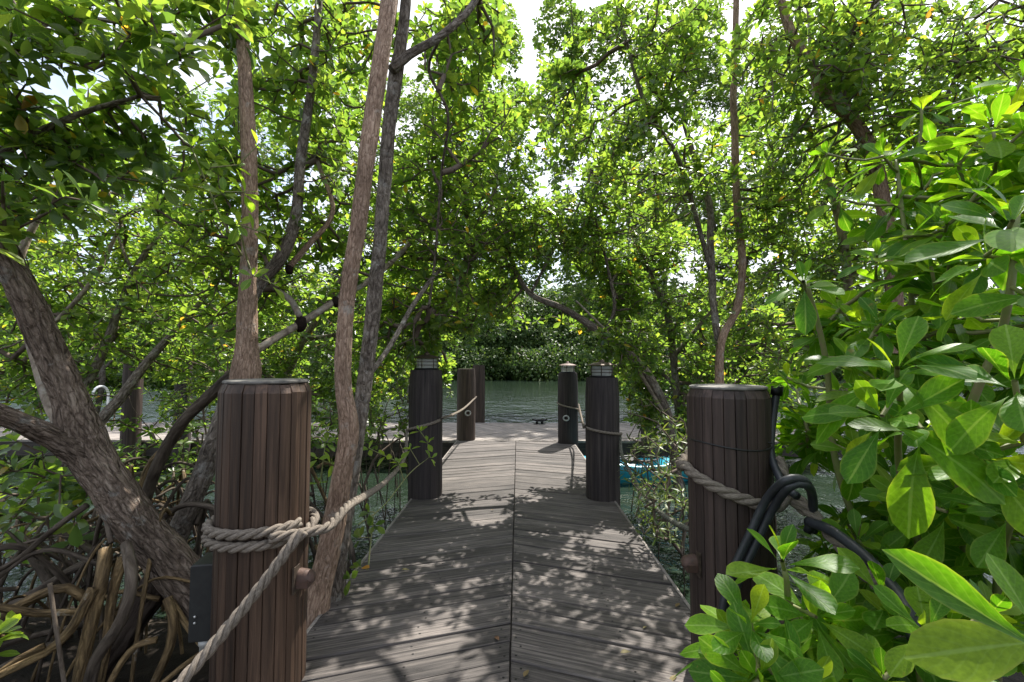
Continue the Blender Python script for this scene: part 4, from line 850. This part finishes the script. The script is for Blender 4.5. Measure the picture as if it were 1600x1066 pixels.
beyond('mangrove_tree', 'mangrove across the dock behind the straight reddish trunk', [('trunk', [(420, 640, 16, 11), (430, 560, 16, 12), (450, 480, 16, 8), (470, 400, 16, 5)], None), ('branch', [(435, 540, 16, 7), (500, 490, 16, 6), (560, 470, 16, 4)], None)],
    [(420, 560, 100, 50, 16, 1.2, 170), (480, 470, 120, 80, 16, 1.2, 190), (590, 480, 90, 80, 16, 1.2, 150), (620, 565, 60, 30, 16, 1.0, 60), (480, 330, 130, 110, 16, 1.2, 170), (620, 350, 110, 120, 16, 1.2, 160), (400, 605, 150, 28, 16, 1.2, 110), (560, 600, 80, 28, 16, 1.0, 60), (560, 200, 120, 90, 16, 1.2, 90)], 33.0)
beyond('mangrove_tree', 'mangrove beyond the dock to the right of the dark leaning trunk', [('trunk', [(1180, 660, 13, 12), (1170, 580, 13, 12), (1150, 500, 13, 9), (1120, 420, 13, 6)], None), ('branch', [(1170, 570, 13, 7), (1240, 520, 13, 6), (1300, 450, 13, 4)], None)],
    [(1100, 560, 110, 60, 13, 1.2, 190), (1250, 560, 130, 80, 13, 1.2, 190), (1180, 440, 170, 90, 13, 1.2, 200), (1400, 500, 150, 150, 13, 1.0, 150), (1080, 330, 130, 110, 13, 1.2, 150), (1250, 300, 160, 110, 13, 1.2, 140), (960, 440, 90, 80, 14, 1.0, 110), (1050, 600, 90, 35, 13, 1.0, 80), (950, 530, 50, 50, 13, .8, 50)], 36.0)

def tall(label, stem, blobs, seed):
    return tree('mangrove_tree', label, stem, blobs, 'bark_grey', .25, kind='far', near=False, seed=seed, thr=-.12, limit=150, group='mangroves beyond the dock', freq=.5, mult=4.5, leafmat='leaf_back')
tall('tall mangrove out on the water past the right end of the dock', [('trunk', [(1040, 640, 19, 10), (1030, 540, 19, 11), (1040, 400, 19, 9), (1020, 250, 19, 7), (1000, 100, 19, 4)], None), ('branch', [(1035, 430, 19, 6), (980, 300, 19, 5), (930, 200, 19, 3)], None), ('branch', [(1036, 380, 19, 6), (1120, 250, 19, 5), (1180, 120, 19, 3)], None)],
    [(960, 330, 110, 120, 19, 1.5, 190), (1060, 230, 130, 140, 19, 1.5, 210), (940, 130, 85, 120, 19, 1.5, 120), (1150, 100, 130, 110, 19, 1.5, 130), (1030, 60, 110, 80, 19, 1.5, 100), (1250, 220, 150, 180, 19, 1.5, 170), (1450, 120, 170, 140, 19, 1.5, 150), (1020, 480, 110, 70, 19, 1.5, 120), (890, 420, 55, 55, 19, 1.5, 70), (872, 60, 36, 80, 19, 1.5, 60), (870, 200, 50, 80, 19, 1.5, 60)], 51.0)
tall('tall mangrove out on the water behind the twin trunks', [('trunk', [(640, 630, 19, 10), (645, 540, 19, 11), (660, 400, 19, 9), (680, 270, 19, 7), (690, 130, 19, 4)], None), ('branch', [(655, 430, 19, 6), (710, 330, 19, 5), (760, 250, 19, 3)], None), ('branch', [(655, 400, 19, 6), (590, 300, 19, 5), (540, 180, 19, 3)], None)],
    [(700, 330, 110, 110, 19, 1.5, 190), (610, 260, 110, 120, 19, 1.5, 150), (770, 260, 70, 110, 19, 1.5, 110), (690, 170, 90, 70, 19, 1.5, 70), (690, 470, 90, 80, 19, 1.5, 120), (790, 180, 45, 60, 19, 1.5, 50), (775, 70, 40, 70, 19, 1.5, 60), (500, 160, 110, 100, 19, 1.5, 100), (800, 400, 65, 60, 19, 1.5, 110), (770, 480, 50, 50, 19, 1.5, 50)], 54.0)

# low narrow leafed bush by the right edge of the boardwalk
def bush(name, label, foot, blobs, size, seed, kind='narrow', lm='narrow_leaf', cat='bush'):
    foot = Vector(foot); t = empty(name, foot, label, cat); tips = sample_blobs(blobs, -.3, True, 2.0, seed); sk = [tuple(foot + Vector((0, 0, z))) for z in (0, .06, .12)]
    Pn, par, cnt, n0, tn = grow_twigs(sk, tips, .25, .2, .10, -.05); twig_mesh('stems', t, foot, Pn, par, cnt, n0, M['twig'], .002, .002, .015)
    ax = nrm(nrm(tips - Pn[par[tn]]) * .6 + np.array([[0, 0, .7]]) + rng.normal(0, .25, tips.shape)); O, D, U, S = rosette_leaves(tips, ax, size * rng.uniform(.8, 1.2, len(tips)), 5, 9); hang_leaves(t, foot, O, D, U, S, kind, M[lm], 300, crown='foliage')
bush('bush', 'low narrow leafed bush in the water right of the boardwalk', (1.42, 3.9, -.5), [(1040, 790, 50, 60, 3.7, .4, 60), (1012, 730, 40, 50, 4.2, .3, 40), (1050, 690, 45, 50, 4.4, .3, 40), (1005, 660, 30, 40, 4.8, .3, 24)], .095, 41)
bush('bush', 'small mangrove seedling bush in shade under the broad left trunk', (-3.0, 3.2, -.5), [(60, 800, 80, 70, 2.9, .3, 26), (110, 760, 50, 40, 3.0, .2, 14), (20, 730, 60, 50, 2.9, .3, 16)], .12, 44, 'near', 'leaf')
bush('bush', 'leafy seedling growing through the roots at lower left edge', (-2.3, 2.0, -.5), [(-5, 985, 22, 18, 1.95, .1, 4), (-30, 1000, 30, 40, 2.0, .15, 6)], .11, 45, 'near', 'leaf_fresh')
bush('bush', 'leafy mangrove seedlings in the water behind the brown piling', (-3.6, 4.9, -.5), [(250, 720, 50, 50, 4.5, .4, 30), (300, 690, 60, 40, 5.0, .4, 30), (170, 740, 60, 50, 4.2, .4, 30), (320, 560, 60, 50, 4.5, .3, 20), (200, 640, 90, 40, 5.2, .4, 30), (310, 630, 70, 40, 5.4, .4, 24)], .10, 46, 'near', 'leaf')
bush('bush', 'mangrove seedlings standing in water left of the left lantern piling', (-1.75, 5.2, -.5), [(610, 640, 45, 50, 5.2, .4, 44), (560, 660, 45, 45, 5.0, .3, 36), (490, 660, 45, 45, 4.8, .3, 30)], .09, 47, 'near', 'leaf')
# thin aerial roots standing in the water
rs = random.Random(11)
for k in range(44):
    x0 = rs.uniform(-2.6, -1.25); y_ = rs.uniform(3.3, 6.5); s_ = rs.uniform(-.12, .12); zt = rs.uniform(.0, .45)
    root(C, [Vector((x0, y_, -.75)), Vector((x0 + s_ * .3, y_, -.3)), Vector((x0 + s_, y_ + s_, zt)), Vector((x0 + s_ * 2.2, y_ + .05, zt + rs.uniform(-.1, .25)))], rs.uniform(.004, .009), M['root_dark'], n=5, sd=k, name='aerial_root')
for k in range(30):
    x0 = rs.uniform(1.2, 2.2); y_ = rs.uniform(3.6, 6.2); s_ = rs.uniform(-.25, .25); zt = rs.uniform(-.1, .5)
    root(Fm, [Vector((x0, y_, -.75)), Vector((x0 + s_ * .3, y_, -.3)), Vector((x0 + s_, y_ + s_, zt)), Vector((x0 + s_ * 2.2, y_ + .05, zt + rs.uniform(-.2, .25)))], rs.uniform(.004, .009), M['root_dark'], n=5, sd=k, name='aerial_root')

# ------------------------------------------------------------------ the big leafed shrubs at right
def shrub(label, foot, stems, spots, fill, limit, seed, group='big leafed shrubs'):
    foot = Vector(foot); t = empty('shrub', foot, label, 'shrub', group); tips = [P(a, b, Y) for a, b, Y, s in spots]; sz = [s for a, b, Y, s in spots]; axb = [None] * len(tips)
    f_ = sample_blobs(fill, -.5, False, 2.0, seed) if fill else np.zeros((0, 3))
    tips = np.array([tuple(p) for p in tips] + [tuple(p) for p in f_]); sz = np.array(sz + list(rng.uniform(.16, .23, len(f_)))); sk = []
    for spec in stems: sk += [tuple(p) for p in spline([foot] + [P(*q) for q in spec], [1] * (len(spec) + 1), .08)[0]]
    for spec in stems:
        pts = [foot] + [P(*q) for q in spec]; m_ = MB(); m_.tube([p - foot for p in pts], list(np.linspace(.016, .008, len(pts))), 9, smooth=.04, rough=.1); m_.build('stem', M['stem'], t)
    Pn, par, cnt, n0, tn = grow_twigs(sk, tips, .3, .12, .05, .10); twig_mesh('twigs', t, foot, Pn, par, cnt, n0, M['stem'], .0045, .0015, .016, 7)
    tw = nrm(tips - Pn[par[tn]]); ax = nrm(tw * .45 + np.array([[-.12, -.18, .75]]) + rng.normal(0, .16, tips.shape)); O, D, U, S = rosette_leaves(tips, ax, sz, 9, 13, (-28, 74), .5)
    hang_leaves(t, foot, O, D, U, S, 'shrub', M['shrub_leaf'], limit, crown='foliage'); return t
SB = shrub('tall shrub with large glossy light green leaves filling the right side', (2.0, 2.0, -.4),
    [[(1420, 800, 1.7), (1405, 600, 1.35)], [(1500, 760, 1.6), (1570, 500, 1.4), (1590, 330, 1.4)], [(1450, 700, 1.9), (1420, 420, 2.1), (1400, 250, 2.3)], [(1560, 900, 1.5), (1640, 700, 1.2)], [(1330, 800, 2.0), (1290, 560, 1.9), (1260, 440, 1.8)]],
    [(1402, 575, 1.25, .25), (1378, 650, 1.26, .24), (1255, 440, 1.6, .15), (1440, 670, 1.3, .23), (1585, 595, 1.1, .23), (1530, 710, 1.2, .21), (1600, 690, 1.15, .2), (1582, 345, 1.25, .24), (1540, 400, 1.4, .22), (1480, 350, 1.8, .16), (1500, 480, 1.6, .18),
     (1310, 310, 2.2, .14), (1400, 320, 2.2, .16), (1440, 170, 2.3, .14), (1370, 400, 2.0, .16), (1530, 150, 2.2, .15), (1560, 240, 1.9, .16), (1290, 240, 2.3, .14), (1580, 800, 1.35, .17), (1480, 800, 1.5, .17), (1340, 700, 1.8, .16), (1290, 690, 2.1, .15), (1420, 780, 1.6, .16), (1230, 590, 2.1, .13), (1430, 250, 2.3, .15), (1600, 120, 2.0, .15), (1640, 450, 1.2, .19), (1330, 560, 1.8, .15)],
    [(1490, 540, 150, 200, 1.95, .25, 48), (1570, 300, 90, 130, 2.0, .25, 20), (1330, 660, 110, 100, 2.4, .2, 24), (1480, 850, 150, 100, 1.8, .25, 26), (1420, 330, 110, 100, 2.4, .25, 20), (1310, 540, 60, 100, 2.5, .2, 12), (1360, 840, 90, 70, 2.35, .15, 20), (1480, 720, 90, 80, 2.2, .2, 14), (1750, 600, 120, 400, 1.6, .3, 22)], 300, 3.0)
SL_ = shrub('low bright green shrub with spoon shaped leaves over the boardwalk edge', (1.25, 1.35, -.35),
    [[(1260, 1010, 1.45), (1225, 890, 1.42)], [(1190, 1060, 1.35), (1175, 985, 1.32)], [(1440, 1060, 1.3), (1450, 985, 1.15)], [(1330, 1060, 1.4), (1320, 1000, 1.45)]],
    [(1222, 876, 1.36, .20), (1172, 975, 1.28, .185), (1185, 1062, 1.2, .18), (1265, 1075, 1.2, .17), (1448, 985, 1.12, .155), (1150, 1090, 1.2, .14), (1380, 1060, 1.2, .14), (1300, 1010, 1.4, .14), (1545, 960, 1.1, .15), (1250, 960, 1.5, .13), (1520, 1050, 1.1, .14)],
    [(1330, 1030, 180, 70, 1.5, .15, 18), (1400, 1160, 250, 50, 1.3, .2, 8), (1480, 960, 110, 60, 1.5, .15, 10)], 300, 4.0)
# three big near leaves at the lower right corner
for (b_, t_, wd, up, k) in [((1655, 1035, .66), (1372, 858, .72), .62, (-.75, -.25, .65), 2), ((1625, 1000, .80), (1560, 862, .86), 1.15, (.1, -.9, .35), 0), ((1660, 1000, .82), (1482, 1012, .76), .85, (.1, -.75, .65), 1)]:
    p0, p1 = P(*b_), P(*t_); d = (p1 - p0); s = d.length; d.normalize(); u = Vector(up); u = (u - d * u.dot(d)).normalized(); x_ = d.cross(u)
    o = bpy.data.objects.new('leaf', leaf_mesh('shrub', k, M['shrub_leaf'])); col.objects.link(o); o.parent = SL_; q = p0 - Vector(SL_.location); xs_ = x_ * s * wd * .9; ds = d * s; us = u * s
    o.matrix_basis = Matrix(((xs_[0], ds[0], us[0], q[0]), (xs_[1], ds[1], us[1], q[1]), (xs_[2], ds[2], us[2], q[2]), (0, 0, 0, 1)))

# ------------------------------------------------------------------ the far bank
Of = []; Df = []; Uf = []; Sf = []
def far_clump(c, r, n, s):
    d = nrm(rng.normal(0, 1, (n, 3))); rad = rng.uniform(.55, 1, (n, 1)) ** .5; p = np.array(c) + d * rad * np.array(r) * (1 + .3 * np.sin(d[:, :1] * 5 + c[0]) * np.cos(d[:, 2:3] * 4 + c[1]))
    dd = nrm(d * .5 + rng.normal(0, .6, (n, 3)) + np.array([[0, 0, -.1]])); uu = d * .6 + np.array([[0, -.2, .6]]) + rng.normal(0, .3, (n, 3)); uu = nrm(uu - dd * (uu * dd).sum(1, keepdims=True)); Of.append(p); Df.append(dd); Uf.append(uu); Sf.append(s * rng.uniform(.6, 1.3, n))
rs = random.Random(3); x = -95
while x < 95:
    mid = -12 < x < 12
    for row in range(4):
        for q in range(3):
            yy = 51.5 + row * 2.2 + rs.uniform(-1, 1) * (2.0 if row == 0 else 1); zz = [.6, 3.0, 5.6, 8.0][row] + rs.uniform(-.8, 1.0) + (rs.uniform(0, 2.0) if row else 0); rr = rs.uniform(1.3, 2.4)
            far_clump((x + rs.uniform(-2, 2), yy, zz), (rr * 1.2, rr, rr * .95), 700 if mid else 110, .34 if mid else .75)
    far_clump((x, 61, 4.5), (3.0, 1.2, 5.0), 420, .9)
    x += 1.6 if mid else 3.2
fw = joined_leaves('far_mangrove_wood', None, (0, 0, 0), np.concatenate(Of), np.concatenate(Df), np.concatenate(Uf), np.concatenate(Sf), 'far', M['leaf_far'])
tag(fw, 'dense dark green mangrove wood along the far bank of the water', 'wood', kind='stuff')

# ------------------------------------------------------------------ fallen leaves on the planks
for k, (px, py, lab) in enumerate([(826, 1050, 'dry fallen leaf just right of the seam at the bottom edge'), (986, 1022, 'fallen leaf on the right planks between seam and low shrub'), (1058, 1058, 'brown fallen leaf at the right boardwalk edge by the low shrub'), (1062, 945, 'brown curled fallen leaf at the right edge by the dark piling'),
        (640, 893, 'dark fallen leaf on the left planks, half way along'), (780, 1004, 'small fallen leaf just left of the seam near the bottom'), (716, 790, 'tiny dark fallen leaf on left planks near the left lantern piling'), (772, 798, 'tiny dark leaf on the planks left of the seam between the lantern pilings'), (1005, 985, 'small reddish fallen leaf on the right planks')]):
    d = CR @ Vector(((px - 800) / F, (533 - py) / F, -1)); p = CAM + d * (-1.35 / d.z); p.z = .010
    o = link('fallen_leaf', leaf_mesh('near', k % 3, M['dead_leaf'])); o.location = p; sc = .05 if k < 6 else .035; o.scale = (sc, sc, sc); o.rotation_euler = (rs.uniform(-.15, .15), rs.uniform(-.15, .15), rs.uniform(0, 6.28)); tag(o, lab, 'fallen leaf', 'fallen leaves on the boardwalk')
import sys; print('objects', len(bpy.data.objects), 'tris', sum(len(m.polygons) for m in bpy.data.meshes))
